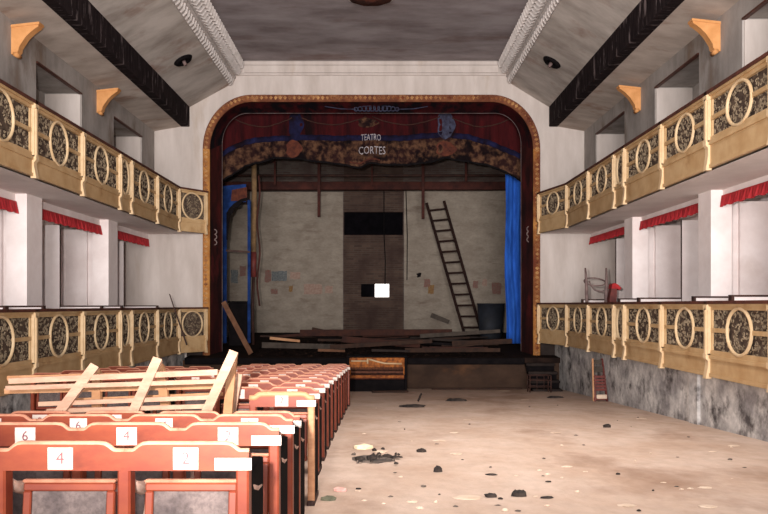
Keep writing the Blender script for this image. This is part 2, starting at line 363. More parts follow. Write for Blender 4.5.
# blackened light fittings in the sloping ceilings
for s, (px, py), lab in ((-1, (183, 60), 'blackened round ceiling fitting in the slope beside the left cove'), (1, (552, 62), 'blackened round ceiling fitting in the slope beside the right cove')):
    (xa, za), (xb, zb) = CL['l' if s < 0 else 'r'][2:4]
    # ray from eye meets the slope
    d = Vector(((px - CX) / F, 1, (CY - py) / F)); nrm = Vector((-(zb - za), 0, xb - xa)).normalized()
    if nrm.z > 0: nrm = -nrm
    t = Vector((xa, 0, za)).dot(nrm) / d.dot(nrm); c = d * t
    ax = Vector((xb - xa, 0, zb - za)).normalized(); ay = Vector((0, 1, 0))
    root = empty('ceiling_light_fitting', c, lab, 'light fitting', 'ceiling light fittings')
    mb = MB()
    def ring(r, h): return [c + ax * (r * math.cos(a)) + ay * (r * math.sin(a) * 1.0) + nrm * h for a in [2 * PI * i / 18 for i in range(18)]]
    prof = [ring(.24, .004), ring(.2, .05), ring(.12, .06), ring(.1, .02)]
    mb.sheet([r + [r[0]] for r in prof]); mb.add(prof[-1], [list(range(18))]); mb.add(prof[0], [list(range(18))])
    mb.build('rose', 'black', root, True)
    mb = MB(); mb.tube([c + nrm * .02, c + nrm * .14], [.05, .035], 10); mb.build('lamp_holder', 'greychair', root, True)
    # (soot stays on the fitting itself)

# ceiling rosette, front edge of it in view
rc = Vector((-.16, 16.32, 6.76)); root = empty('ceiling_rosette', rc, 'round brown ceiling rosette in the middle of the ceiling', 'rosette')
mb = MB()
def cring(r, z, n=40, wob=0): return [rc + Vector((r * math.cos(a) * (1 + wob * math.cos(10 * a)), r * math.sin(a) * (1 + wob * math.cos(10 * a)), z)) for a in [2 * PI * i / n for i in range(n)]]
pr = [cring(.52, 0), cring(.5, -.06, 40, .02), cring(.4, -.05), cring(.36, -.1, 40, .05), cring(.2, -.09), cring(.1, -.16)]
mb.sheet([r + [r[0]] for r in pr]); mb.add(pr[-1], [list(range(40))]); mb.build('plaster_rose', 'orange', root, True)
mb = MB(); mb.tube([p + Vector((0, 0, -.02)) for p in cring(.53, 0)], .025, 6, 0, True); mb.build('rim', 'moulding', root, True)

# ---- stage wall with the arched opening
def arch(xl, xr, zt, zb, rx, rz, n=14, Y=YW):
    p = [(xl, zb)]
    p += [(xl, zb + (zt - rz - zb) * i / 10) for i in range(1, 10)]
    for i in range(n + 1):
        a = PI - PI / 2 * i / n; p.append((xl + rx + rx * math.cos(a), zt - rz + rz * math.sin(a)))
    p += [(xl + rx + (xr - xl - 2 * rx) * i / 16, zt) for i in range(1, 16)]
    for i in range(n + 1):
        a = PI / 2 - PI / 2 * i / n; p.append((xr - rx + rx * math.cos(a), zt - rz + rz * math.sin(a)))
    p += [(xr, zb + (zt - rz - zb) * i / 10) for i in range(9, 0, -1)]
    p.append((xr, zb))
    return [Vector((x, Y, z)) for x, z in p]
OXL, OXR, OZT = -4.85, 4.49, 5.82
ZST = -1.42
outer = arch(OXL, OXR, OZT, -3.2, 1.36, 1.5)
bm = bmesh.new()
lo = [bm.verts.new(v) for v in outer]
rect = [bm.verts.new((x, YW, z)) for x, z in ((8.2, -3.2), (8.2, 7.2), (-8.2, 7.2), (-8.2, -3.2))]
loop = lo + rect
es = [bm.edges.new((loop[i], loop[(i + 1) % len(loop)])) for i in range(len(loop))]
bmesh.ops.triangle_fill(bm, edges=es, use_beauty=True)
r = bmesh.ops.extrude_face_region(bm, geom=list(bm.faces))
for e in r['geom']:
    if isinstance(e, bmesh.types.BMVert): e.co.y += .3
mb = MB(); mb.addbm(bm)
struct(mb.build('wall_front', 'white_old', org=(0, YW, 0)), 'stained white wall around the stage opening')
mb = MB(); mb.box((-5.3, YW - .03, -3), (-4.86, YW, -1.3)); mb.box((4.5, YW - .03, -3), (4.92, YW, -1.05)); struct(mb.build('wall_front_lower', 'stage_dark', org=(0, YW, 0)))  # shade behind the steps put into the dark wall colour
# cornice lines above the opening
mb = MB()
mb.bbox((-3.95, YW - .05, 6.36), (3.56, YW, 6.42), .012); mb.bbox((-3.72, YW - .10, 6.62), (3.33, YW, 6.755), .03)
mb.prism([(-3.7, YW, 6.44), (-3.7, YW - .03, 6.44), (-3.7, YW - .09, 6.61), (-3.7, YW, 6.61)], (7.02, 0, 0))
struct(mb.build('trim_3', 'white_old'))

def sweep(mb, path, prof, cx=0.0, cz=2.0, k=0):
    """profile (outward, forward) swept along the arch path"""
    n = len(path); rows = []
    for i, p in enumerate(path):
        a = path[max(i - 1, 0)]; b = path[min(i + 1, n - 1)]
        t = (b - a); t.y = 0; t.normalize(); out = Vector((-t.z, 0, t.x))
        rows.append([p + out * u + Vector((0, -w, 0)) for u, w in prof])
    rows = [r + [r[0]] for r in rows]
    mb.sheet(rows, None, k)
    mb.add(rows[0][:-1], [list(range(len(prof)))], k); mb.add(rows[-1][:-1], [list(range(len(prof)))], k)

root = empty('proscenium_frame', (-.18, YW, ZST), 'tarnished gold and brown moulded frame round the stage arch', 'arch frame')
path = arch(OXL, OXR, OZT, ZST, 1.36, 1.5, 20, YW - .0)
i0 = next(i for i, p in enumerate(path) if p.z > 4.2); i1 = max(i for i, p in enumerate(path) if p.z > 4.2)
prof = [(0.0, -.02), (0.0, .05), (-.03, .09), (-.06, .07), (-.11, .1), (-.16, .06), (-.19, .03), (-.19, -.02)]
for seg, mm, nmm in ((path[:i0 + 1], 'gold', 'jamb_moulding'), (path[i0:i1 + 1], 'gold_top', 'arch_moulding'), (path[i1:], 'gold', 'jamb_moulding')):
    mb = MB(); sweep(mb, seg, prof)
    # carved beads along the moulding
    L = 0; step = .13; nxt = .05; mbb = MB()
    for i in range(len(seg) - 1):
        a, b = seg[i], seg[i + 1]; l = (b - a).length; t = (b - a).normalized(); out = Vector((-t.z, 0, t.x))
        while nxt < L + l:
            p = a + t * (nxt - L)
            c = p - out * .095 + Vector((0, -.092, 0))
            mbb.add([c - t * .055, c + out * .06, c + t * .055, c - out * .06, c + Vector((0, -.05, 0))], [(0, 1, 4), (1, 2, 4), (2, 3, 4), (3, 0, 4)])
            nxt += step
        L += l
    jm = mb.build(nmm, mm, root); mbb.build('carved_beading', 'bead_gold', jm)
# splayed reveal
IXL, IXR, IZT, YI = -4.51, 4.14, 5.55, 21.7
pin = arch(IXL, IXR, IZT, ZST, .75, .9, 20, YI)
pout = [p + Vector((0, 0, 0)) for p in arch(OXL + .17, OXR - .17, OZT - .17, ZST, 1.2, 1.35, 20, YW + .02)]
mid = [a.lerp(b, .5) for a, b in zip(pout, pin)]
def reveal(sl, nm, mm):
    mb = MB(); mb.sheet([pout[sl], mid[sl], pin[sl]]); return mb.build(nm, mm, rv)
rv = empty('stage_reveal', (-.18, 21.3, ZST), 'dark red splayed lining inside the stage arch with painted drapery', 'arch lining')
reveal(slice(0, i0 + 1), 'jamb_lining', 'reveal'); reveal(slice(i0, i1 + 1), 'arch_lining', 'reveal_top'); reveal(slice(i1, None), 'jamb_lining', 'reveal')
mb = MB(); mb.tube(pin, .013, 6); mb.build('edge_line', 'linewhite', rv, True)
# wall behind reveal so nothing shows past it
mb = MB()
bm = bmesh.new(); lo = [bm.verts.new(v + Vector((0, .03, 0))) for v in arch(IXL, IXR, IZT, -3.2, .75, .9, 14, YI)]
rect = [bm.verts.new((x, YI + .03, z)) for x, z in ((7.5, -3.2), (7.5, 8.2), (-7.5, 8.2), (-7.5, -3.2))]
loop = lo + rect; es = [bm.edges.new((loop[i], loop[(i + 1) % len(loop)])) for i in range(len(loop))]
bmesh.ops.triangle_fill(bm, edges=es, use_beauty=True); mb.addbm(bm)
struct(mb.build('wall_front_inner', 'stage_dark', org=(0, YI, 0)))
# painted garland in the lining over the centre
mb = MB(); yy = 21.25
for i in range(11):
    t = i / 10; x = (-.62 + 1.16 * t) ; z = 5.58 - .10 * math.sin(PI * t) * 0 + .0
    rr = .05 + .035 * math.sin(PI * t)
    c = Vector((x, yy - .1, 5.52 + .03 * math.sin(PI * t)))
    mb.tube([c + Vector((rr * math.cos(a), 0, rr * math.sin(a))) for a in [2 * PI * j / 10 for j in range(10)]], .018, 5, 0, True)
mb.tube([(-1.5, yy - .1, 5.6), (-1.05, yy - .1, 5.53), (-.62, yy - .1, 5.52)], .012, 5); mb.tube([(.54, yy - .1, 5.52), (1.0, yy - .1, 5.53), (1.4, yy - .1, 5.6)], .012, 5)
mb.build('garland_ornament', 'crest', rv)

# jamb bosses
for x, yv in ((-4.62, 232), (4.27, 229)):
    mb = MB(); c = Vector((x, 21.2, (CY - yv) / F * 21.2))
    for h in (0, -.14, -.3): 
        mb.tube([c + Vector((.07 * math.cos(a), -.03, h + .07 * math.sin(a))) for a in [2 * PI * j / 10 for j in range(10)]], .018, 5, 0, True)
    mb.build('jamb_boss', 'greychair', rv)

# ---- outer walls, galleries
def soft_ring(mb, c, u, w, rx, rz, wd, th, n=28, k=0):
    """flat oval ring: c centre, u along, w outward (towards the hall)"""
    vs = []
    for i in range(n):
        a = 2 * PI * i / n; ca, sa = math.cos(a), math.sin(a)
        for (r, d) in ((-wd, 0), (-wd, th * .7), (0 - wd / 2, th), (0, th * .7), (0, 0)):
            vs.append(c + u * ((rx + r) * ca) + Vector((0, 0, (rz + r) * sa)) + w * d)
    fs = []
    for i in range(n):
        j = (i + 1) % n
        for q in range(4): fs.append((i * 5 + q, i * 5 + q + 1, j * 5 + q + 1, j * 5 + q))
    mb.add(vs, fs, k)

def scrolls(mb, a, u, w, L, z0, z1, rnd, skip=None):
    """pierced scroll work: little curls all over a rectangle"""
    area = L * (z1 - z0); n = int(area / .0042)
    for _ in range(n):
        x = rnd.uniform(.02, L - .02); z = rnd.uniform(z0 + .02, z1 - .02); r = rnd.uniform(.02, .042)
        if skip and skip(x, z): continue
        c = a + u * x + Vector((0, 0, z)) + w * rnd.uniform(.004, .016)
        st = rnd.uniform(0, 2 * PI); ln = rnd.uniform(3.2, 5.6); m = 8; vs = []
        for i in range(m):
            t = st + ln * i / (m - 1); rr = r * (.35 + .65 * i / (m - 1))
            for dr in (-.007, .007): vs.append(c + u * ((rr + dr) * math.cos(t)) + Vector((0, 0, (rr + dr) * math.sin(t))))
            vs.append(c + u * (rr * math.cos(t)) + Vector((0, 0, rr * math.sin(t))) + w * .012)
        fs = []
        for i in range(m - 1): fs += [(i * 3, i * 3 + 2, i * 3 + 5, i * 3 + 3), (i * 3 + 2, i * 3 + 1, i * 3 + 4, i * 3 + 5)]
        mb.add(vs, fs)

def balustrade(s, lvl):
    S = SIDE[s]; top, mid_, bot = S['up'] if lvl == 'upper' else S['lowr']
    rnd = random.Random(11 + s + (5 if lvl == 'upper' else 0))
    root = empty('gallery_balustrade', (s * S['X'], 11, bot), 'ochre balustrade with oval lattice panels along the %s gallery, %s side' % (lvl, S['nm']), 'balustrade', 'gallery balustrades')
    plan = [Vector((s * S['X'], y, 0)) for y in S['posts']] + [Vector((s * S['end'][0], S['end'][1], 0))]
    plan = [Vector((s * S['X'], Y0, 0))] + plan
    for i in range(len(plan) - 1):
        a, b = plan[i], plan[i + 1]; L = (b - a).length; u = (b - a).normalized()
        w = Vector((-u.y, u.x, 0));
        if w.x * s > 0: w = -w            # towards the hall
        hp = .05
        # panel frame
        za, zb = mid_, top - .05
        mb = MB()
        def slab(x0, x1, z0, z1, d0, d1, k=0):
            pts = [a + u * x0 + Vector((0, 0, z0)), a + u * x1 + Vector((0, 0, z0)), a + u * x1 + Vector((0, 0, z1)), a + u * x0 + Vector((0, 0, z1))]
            mb.prism([p + w * d0 for p in pts], w * (d1 - d0), k)
        slab(hp, L - hp, zb - .05, zb + .0, -.04, .02); slab(hp, L - hp, za, za + .05, -.04, .02)
        oz = (za + zb) / 2; rz = (zb - za) / 2 - .005; rx = min(.36, L / 2 - .1)
        if L > 1.0:
            slab(hp, L / 2 - rx + .02, oz - .03, oz + .03, -.02, .015); slab(L / 2 + rx - .02, L - hp, oz - .03, oz + .03, -.02, .015)
            slab(hp, hp + .03, za, zb, -.02, .01); slab(L - hp - .03, L - hp, za, zb, -.02, .01)
        pn = mb.build('panel', 'yellow', root)
        mb = MB(); soft_ring(mb, a + u * (L / 2) + Vector((0, 0, oz)), u, w, rx, rz, .042, .035); mb.build('oval_ring', 'cream', pn, True)
        mb = MB(); slab(.02, L - .02, za, zb, -.06, -.03, 1); scrolls(mb, a + w * -.036, u, w, L, za + .03, zb - .03, rnd); mb.build('scrollwork_lattice', ['scroll', 'lattice_shade'], pn)  # added backing board, shade of the gallery behind put into its dark colour
        # fascia board with mouldings
        mb = MB(); slab(0, L, bot, mid_ - .0, -.08, .02); slab(0, L, mid_ - .07, mid_ - .02, .02, .045); slab(0, L, bot, bot + .05, .02, .04)
        mb.build('fascia_board', 'yellow', root)
        # handrail
        mb = MB(); slab(-.02, L + .02, top - .05, top - .015, -.06, .05, 0); mb.build('top_rail', 'yellow', root)
        mb = MB(); slab(-.03, L + .03, top - .015, top + .03, -.09, .075, 0); mb.build('handrail', 'handrail', root)
        # post at the far end of the panel
        if i < len(plan) - 2 or True:
            mb = MB(); c = b; last = i == len(plan) - 2
            def pbox(hw, z0, z1, d0, d1):
                pts = [c - u * hw + Vector((0, 0, z0)), c + u * (hw if not last else 0.0) + Vector((0, 0, z0)), c + u * (hw if not last else 0.0) + Vector((0, 0, z1)), c - u * hw + Vector((0, 0, z1))]
                mb.prism([p + w * d0 for p in pts], w * (d1 - d0))
            pbox(.05, mid_ - .02, top - .02, -.05, .06); pbox(.028, mid_, top - .08, .06, .08); pbox(.06, top - .1, top - .03, -.05, .08)
            # console foot
            pts = [(0, mid_), (.085, mid_), (.085, mid_ - .07), (.05, mid_ - .11), (.05, (mid_ + bot) / 2), (.07, bot + .05), (.085, bot - .03), (0, bot - .03)]
            mb.prism([c - u * .05 + w * d + Vector((0, 0, z)) for d, z in pts], u * (.1 if not last else .05))
            mb.build('post', 'cream', root)

for s in (-1, 1):
    S = SIDE[s]; nm = S['nm']; X = S['X']
    def B(mb, xo0, xo1, y0, y1, z0, z1, k=0):      # box between offsets outward from the balustrade line
        xa, xb = s * (X + xo0), s * (X + xo1)
        mb.box((min(xa, xb), y0, z0), (max(xa, xb), y1, z1), k)
    # outer wall
    mb = MB(); B(mb, 2.2, 2.45, Y0, YW, -3.2, 6.0); struct(mb.build('wall_' + nm, 'white', org=(s * (X + 2.2), 12, 0)))
    # hall wall below the lower gallery
    mb = MB(); xa = s * S['dado']
    mb.box((min(xa, xa + s * .25), -2, -3.2), (max(xa, xa + s * .25), YW, S['lowr'][2] + .02))
    mb.box((min(xa - s * .05, xa), S['posts'][5] - 1.2, -3.2), (max(xa - s * .05, xa), S['posts'][5] - .9, S['lowr'][2] + .02)) if s > 0 else None
    struct(mb.build('wall_%s_lower' % nm, 'dado', org=(xa, 12, 0)))
    # gallery floors
    for lv, nmx in ((S['up'], 'upper'), (S['lowr'], 'lower')):
        z0 = lv[2] + .0; th = .3 if nmx == 'upper' else .3
        pl = [(X + .02, Y0), (X + .02, S['posts'][-1]), (S['end'][0] + .02, S['end'][1] + .03), (X + 2.2, YW), (X + 2.2, Y0)]
        mb = MB(); mb.prism([(s * x, y, z0) for x, y in pl], (0, 0, th))
        struct(mb.build('floor_%s_%s' % (nmx, nm), 'soffit', org=(s * (X + 1), 12, z0)))
    # upper gallery wall: piers, lintels, recess back
    mb = MB(); zf = S['up'][2] + .3
    for y0, y1 in S['piers']: B(mb, .92, 1.7, y0, y1, zf, S['lint'])
    B(mb, .92, 1.7, Y0, YW, S['lint'], 4.95)
    B(mb, 1.701, 2.19, Y0, YW, zf, 4.95)
    struct(mb.build('wall_%s_upper' % nm, 'grey_plaster', org=(s * (X + .92), 12, 3)))
    # bright plaster faces inside the recesses
    mb = MB()
    for y0, y1 in S['piers'][1:]: B(mb, .95, 1.69, y0 - .02, y0, zf, S['lint'] - .02)
    struct(mb.build('wall_%s_recess' % nm, 'white_old', org=(s * (X + .92), 12, 3)))
    # reddish edge under the lintels
    mb = MB()
    for (a0, a1), (b0, b1) in zip(S['piers'], S['piers'][1:]): B(mb, .9, .97, a1 + .02, b0 - .02, S['lint'] - .03, S['lint'])
    struct(mb.build('trim_%d' % (4 if s < 0 else 5), 'handrail'))
    # lower gallery: columns, stubs behind them, lintel
    mb_l = MB(); zc = S['up'][2]
    for y0, y1 in S['cols']:
        mb = MB(); B(mb, .9, 1.26, y0, y1, S['lowr'][2] + .3, zc); B(mb, .87, 1.29, y0 - .03, y1 + .03, S['lowr'][2] + .3, S['lowr'][2] + .5)
        struct(mb.build('column_' + nm, 'white'))
        B(mb_l, 1.26, 1.6, y1 - .12, y1, S['lowr'][2] + .3, zc)
        B(mb_l, 1.55, 2.2, y1 - .2, y1 - .02, S['lowr'][2] + .3, S['ph'] + .12)
    yy0 = [Y0] + [c[1] for c in S['cols']]; yy1 = [c[0] for c in S['cols']] + [YW]
    for y0, y1 in zip(yy0, yy1): B(mb_l, 1.1, 1.25, y0, y1, S['pel'][1] - .01, zc)
    struct(mb_l.build('wall_%s_box' % nm, 'white', org=(s * (X + 1.2), 12, 0)))
    # partitions between the boxes, each with its dark edge and low divider
    for ym in S['mids']:
        vis = ym > 9
        order = {0: 'nearest', 1: 'second', 2: 'third', 3: 'farthest'}[S['mids'].index(ym)]
        root = empty('box_partition', (s * (X + 1.7), ym, S['lowr'][2] + .3), 'white partition with dark edge and low dark-capped divider, %s of four along the %s boxes' % (order, nm), 'partition', 'partitions between the boxes')
        mb = MB(); B(mb, 1.30, 2.19, ym, ym + .07, S['lowr'][2] + .3, S['ph']); mb.build('screen', 'white', root)
        mb = MB(); B(mb, 1.285, 1.30, ym - .003, ym + .03, S['lowr'][2] + .3, S['ph'] + .01); mb.build('edge_strip', 'darkwood', root)
        mb = MB(); B(mb, .46, 1.285, ym, ym + .06, S['lowr'][2] + .3, S['cap'] - .03); mb.build('divider', 'white', root)
        mb = MB(); B(mb, .42, 1.285, ym - .03, ym + .08, S['cap'] - .03, S['cap']); B(mb, .42, .46, ym - .03, ym + .08, S['cap'] - .09, S['cap'] - .03); mb.build('cap_rail', 'darkwood', root)
    for n_, (y0, y1) in enumerate(S['cols']):
        root = empty('box_divider', (s * (X + .8), y0 - .1, S['lowr'][2] + .3), 'low dark-capped white divider before the %s white column, %s boxes' % (['nearest', 'second', 'third', 'farthest'][n_], nm), 'divider', 'low dividers by the columns')
        mb = MB(); B(mb, .58, 1.2, y0 - .1, y0 - .04, S['lowr'][2] + .3, S['cap'] - .03); mb.build('divider_panel', 'white', root)
        mb = MB(); B(mb, .55, 1.25, y0 - .13, y0 - .035, S['cap'] - .03, S['cap']); B(mb, .55, .59, y0 - .13, y0 - .035, S['cap'] - .1, S['cap'] - .03); mb.build('cap_rail', 'darkwood', root)
    # red pelmets
    for n_, (y0, y1) in enumerate(zip(yy0[1:], yy1[1:])):
        if y1 - y0 < .5: continue
        za, zb = S['pel']; mb = MB(); rows = [[], []]; n = int((y1 - y0) / .05)
        for i in range(n + 1):
            y = y0 + .03 + (y1 - y0 - .06) * i / n; dx = .03 * (i % 2) + .01 * math.sin(i * 1.7)
            rows[0].append((s * (X + 1.08 - .012), y, zb)); rows[1].append((s * (X + 1.08 - .02 - dx), y, za + .012 * math.sin(i * .9)))
        mb.sheet(rows, (s * .012, 0, 0))
        o = mb.build('red_pelmet', 'pelmet')
        tag(o, 'pleated red pelmet over the %s bay of boxes on the %s side' % (['nearest', 'second', 'third', 'farthest'][n_], nm), 'pelmet', 'red pelmets over the boxes')
    # ochre brackets under the gallery ceiling
    for n_, yb in enumerate([S['br'][0] - 3.95] + S['br']):
        x0 = s * (X + .92)
        root = empty('ceiling_bracket', (x0, yb, 4.2), 'ochre scrolled bracket under the ceiling, %s along the %s upper gallery' % (['nearest', 'middle', 'farthest'][n_], nm), 'bracket', 'ochre ceiling brackets')
        pts = [(0, 4.74), (.46, 4.79), (.46, 4.71), (.41, 4.68), (.32, 4.61), (.24, 4.53), (.18, 4.44), (.13, 4.36), (.12, 4.3), (.07, 4.24), (0, 4.24)]
        mb = MB(); mb.prism([(x0 - s * a, yb - .075, z) for a, z in pts], (0, .15, 0)); mb.build('console', 'bracket', root)
        mb = MB(); mb.prism([(x0 - s * a, yb - .09, z) for a, z in [(0, 4.73), (.48, 4.785), (.48, 4.745), (0, 4.69)]], (0, .18, 0)); mb.build('top_plate', 'bracket', root)
        mb = MB(); mb.tube([(x0 - s * .07, yb - .085, 4.24), (x0 - s * .07, yb + .085, 4.24)], .04, 10); mb.build('scroll', 'bracket', root, True)
    for lvl in ('upper', 'lower'): balustrade(s, lvl)

# ------------------------------------------------------------------ stage
YF = 20.15; YB = 28.0
def stage_z(Y): return -1.42 + 0.05 * (Y - YF) 
mb = MB(); mb.prism([(-5.2, YF, -1.42), (-5.2, YB + .3, stage_z(YB + .3)), (-5.2, YB + .3, -1.75), (-5.2, YF, -1.56)], (10.3, 0, 0))
mb.box((-7.4, YI, -1.7), (-5.2, YB + .3, -1.3)); mb.box((5.1, YI, -1.7), (7.4, YB + .3, -1.3))
struct(mb.build('floor_stage', 'stage_floor', org=(0, 24, -1.4)))
mb = MB(); mb.box((-5.28, YF + .12, -3), (4.95, YF + .3, -1.5)); struct(mb.build('wall_stage_front', 'stage_front', org=(0, YF, -2)))
mb = MB(); mb.bbox((-5.2, YF - .02, -1.6), (3.94, YF + .12, -1.42), .02); struct(mb.build('trim_6', 'black'))
for s in (-1, 1):
    mb = MB(); mb.box((min(s * 7.2, s * 7.4), YI, -2), (max(s * 7.2, s * 7.4), YB + .3, 8.2)); struct(mb.build('wall_stage_' + ('left' if s < 0 else 'right'), 'stage_dark'))
mb = MB(); mb.box((-7.4, YI, 8.0), (7.4, YB + .3, 8.2)); struct(mb.build('ceiling_stage', 'stage_dark'))
# back wall, with the daylit hole, the dark hole and the dark lintel band
def bx_px(p0, q0, p1, q1, Y, d): 
    a = at(p0, q1, Y); b = at(p1, q0, Y); return (a.x, Y, a.z), (b.x, Y + d, b.z)
mb = MB()
h1 = bx_px(361, 284, 389, 297, YB, .3); band = bx_px(344, 212, 403, 235, YB, .3)
xl, xr = band[0][0], band[1][0]
def wallbox(mb, x0, x1, z0, z1): mb.box((x0, YB, z0), (x1, YB + .3, z1))
wallbox(mb, -7.4, xl, -2, 8.2); wallbox(mb, xr, 7.4, -2, 8.2)
struct(mb.build('wall_back', 'brick_grey', org=(0, YB, 0)))
mb = MB()
wallbox(mb, xl, xr, band[1][2], 8.2); wallbox(mb, xl, xr, h1[1][2], band[0][2]); wallbox(mb, xl, xr, -2, h1[0][2])
wallbox(mb, xl, h1[0][0], h1[0][2], h1[1][2]); wallbox(mb, h1[1][0], xr, h1[0][2], h1[1][2])
struct(mb.build('wall_back_centre', 'brick_brown', org=(0, YB, 0)))
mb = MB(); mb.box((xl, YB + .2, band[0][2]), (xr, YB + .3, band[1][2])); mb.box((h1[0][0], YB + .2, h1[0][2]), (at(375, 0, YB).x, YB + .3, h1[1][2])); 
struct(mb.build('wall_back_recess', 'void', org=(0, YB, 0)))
mb = MB(); xm = at(375, 0, YB).x; mb.box((xm, YB + .1, h1[0][2]), (h1[1][0], YB + .13, h1[1][2])); struct(mb.build('window_1', 'daylight'), 'small square window in the stage back wall, glaring with daylight')
# limewashed areas
mb = MB(); a, b = bx_px(250, 192, 343, 332, YB, 0); mb.box((a[0], YB - .02, -1.2), (b[0], YB, b[2])); a, b = bx_px(222, 205, 251, 332, YB, 0); mb.box((a[0], YB - .018, -1.2), (b[0], YB, b[2]))
a, b = bx_px(404, 190, 507, 332, YB, 0); mb.box((a[0], YB - .02, -1.2), (b[0], YB, b[2]))
struct(mb.build('wall_back_plaster', 'stage_white', org=(0, YB, 0)), 'limewashed areas of the stage back wall')
mb = MB(); a, b = bx_px(258, 160, 344, 181, YB, 0); mb.box((a[0], YB - .015, a[2]), (b[0], YB, b[2])); a, b = bx_px(404, 160, 506, 180, YB, 0); mb.box((a[0], YB - .015, a[2]), (b[0], YB, b[2]))
struct(mb.build('wall_back_render', 'brick_grey', org=(0.2, YB, 0.1)))
# cross beam and batten
mb = MB(); a = at(258, 190, 27.4); b = at(510, 182, 27.4); mb.bbox((-6.8, 27.3, a.z), (6.8, 27.6, b.z), .02); struct(mb.build('trim_7', 'ironred'), 'rusty brown beam crossing the stage')
zb = at(0, 175.5, 26.5).z
mb = MB(); mb.tube([(-6.9, 26.5, zb), (6.9, 26.5, zb)], .045, 8); tag(mb.build('hanging_batten', 'darkwood', None, True), 'thin dark pipe batten across the stage above the beam', 'batten')
for px, y1, w, lab in ((319, 217, .1, 'dark hanging bar in front of left limewashed wall'), (275, 185, .07, 'short dark hanging bar left of the longer bar'), (423, 219, .1, 'dark hanging bar above the ladder top'), (466, 182, .08, 'short dark hanging bar at the right under the border'), (372, 186, .06, 'thin dark hanging bar at the middle of the stage')):
    Yh = 26.35; p = at(px, y1, Yh); mb = MB(); mb.bar((p.x, Yh, p.z), (p.x, Yh, 6.6), w, w); mb.bbox((p.x - w * .8, Yh - w * .8, 6.6), (p.x + w * .8, Yh + w * .8, 7.99), .01)
    tag(mb.build('hanging_bar', 'ironred'), lab, 'hanging bar', 'bars hanging above the stage')
for px, y0, y1, lab in ((384, 235, 285, 'thin dark cable hanging over the daylit window'), (406, 192, 280, 'thin dark cable hanging beside the brick strip')):
    mb = MB(); a = at(px, y0, 27.9); b = at(px + 1, y1, 27.9)
    mb.tube([(a.x, 27.93, 4.25), (a.x, 27.93, a.z), (a.lerp(b, .5).x + .03, 27.93, (a.z + b.z) / 2), (b.x, 27.93, b.z)], .018, 5); tag(mb.build('hanging_cable', 'black'), lab, 'cable')
# posters and painted marks on the back wall
for p0, q0, p1, q1, mm, lab in ((265, 270, 271, 282, 'posterred', 'narrow dark red poster at the left of the grey-blue poster'), (272, 271, 287, 281, 'posterblue', 'grey-blue poster on the limewashed wall'),
    (290, 272, 300, 279, 'posterpink', 'faded pink poster right of the grey-blue poster'), (271, 289, 278, 294, 'posterred', 'small red poster below the grey-blue poster'), (289, 286, 293, 292, 'posteryel', 'tiny yellow and dark poster above the pink smear'),
    (304, 284, 322, 294, 'posterpink', 'wide faded pink poster low on the limewashed wall'), (325, 286, 333, 293, 'posterpink', 'small ragged pink poster near the brick strip'), (231, 270, 238, 283, 'posterblue', 'pale blue poster seen through the painted arch'), (240, 266, 246, 276, 'posterred', 'red poster seen through the painted arch'),
    (424, 279, 430, 287, 'posterred', 'small red poster left of the ladder'), (428, 285, 434, 294, 'posteryel', 'small yellow poster left of the ladder'), (473, 281, 478, 288, 'posterred', 'small dark red poster right of the ladder'),
    (482, 279, 487, 286, 'posterpink', 'small pink poster between ladder and blue curtain'), (492, 283, 501, 294, 'posterred', 'red poster beside the blue curtain'), (417, 273, 421, 277, 'black', 'tiny black poster left of the ladder')):
    a, b = bx_px(p0, q0, p1, q1, YB, 0); mb = MB()
    n = 6; rows = []
    for j in range(4):
        z = a[2] + (b[2] - a[2]) * j / 3
        rows.append([(a[0] + (b[0] - a[0]) * i / n + random.uniform(-.02, .02), YB - .026 - .008 * random.random(), z + random.uniform(-.02, .02)) for i in range(n + 1)])
    mb.sheet(rows, (0, .004, 0)); tag(mb.build('wall_poster', mm), lab, 'poster')
# ladder leaning on the back wall
root = empty('wooden_ladder', (2.6, 26.6, stage_z(26.6)), 'dark wooden ladder leaning on the limewashed stage wall', 'ladder')
tl, tr = at(426.5, 203, 27.75), at(444, 201, 27.75); bl, br_ = at(461.5, 324, 26.75), at(479, 324, 26.75)
def ext(t, b):
    d = (b - t); k = (stage_z(26.7) - t.z) / d.z; return t + d * k
bl, br_ = ext(tl, bl), ext(tr, br_)
for t, b in ((tl, bl), (tr, br_)):
    mb = MB(); mb.bar(b, t, .10, .07, 0, (0, 1, .2)); mb.build('rail', 'ladderwood', root)
for i in range(13):
    k = .06 + .08 * i; a = tl.lerp(bl, k); b = tr.lerp(br_, k)
    if k > .99: continue
    mb = MB(); mb.bar(a, b, .05, .07); mb.build('rung', 'ladderwood', root)

# ---- drop border with painted swags and lettering
YV = 22.1
def fold(x, z): return YV + .05 * math.sin(x * 9.0) * (0.4 + .6 * max(0, min(1, (5.6 - z) / 1.6))) + .025 * math.sin(x * 23)
def interp(tab, px):
    for (a, ya), (b, yb) in zip(tab, tab[1:]):
        if a <= px <= b: return ya + (yb - ya) * (px - a) / (b - a)
    return tab[0][1] if px < tab[0][0] else tab[-1][1]
BOT = [(214, 186), (222, 181), (232, 176), (244, 167), (258, 163.5), (273, 159), (284, 158.5), (296, 159), (306, 160.5), (316, 162), (329, 163.5), (342, 165), (352, 167.5), (359, 168.3), (364, 166), (370, 163.5), (378, 164.5), (395, 165.5), (409, 165), (421, 164), (432, 162), (440, 159.8), (446, 158), (453, 159.5), (460, 161), (472, 163), (485, 165), (495, 168.5), (503, 171), (511, 175.5), (518, 180), (530, 186)]
BAND = [(214, 160), (222, 155), (232, 149), (245, 143), (262, 140), (285, 139), (310, 138), (340, 139), (372, 138), (400, 139), (420, 137), (446, 135), (470, 138), (490, 144), (505, 150), (518, 156), (530, 160)]
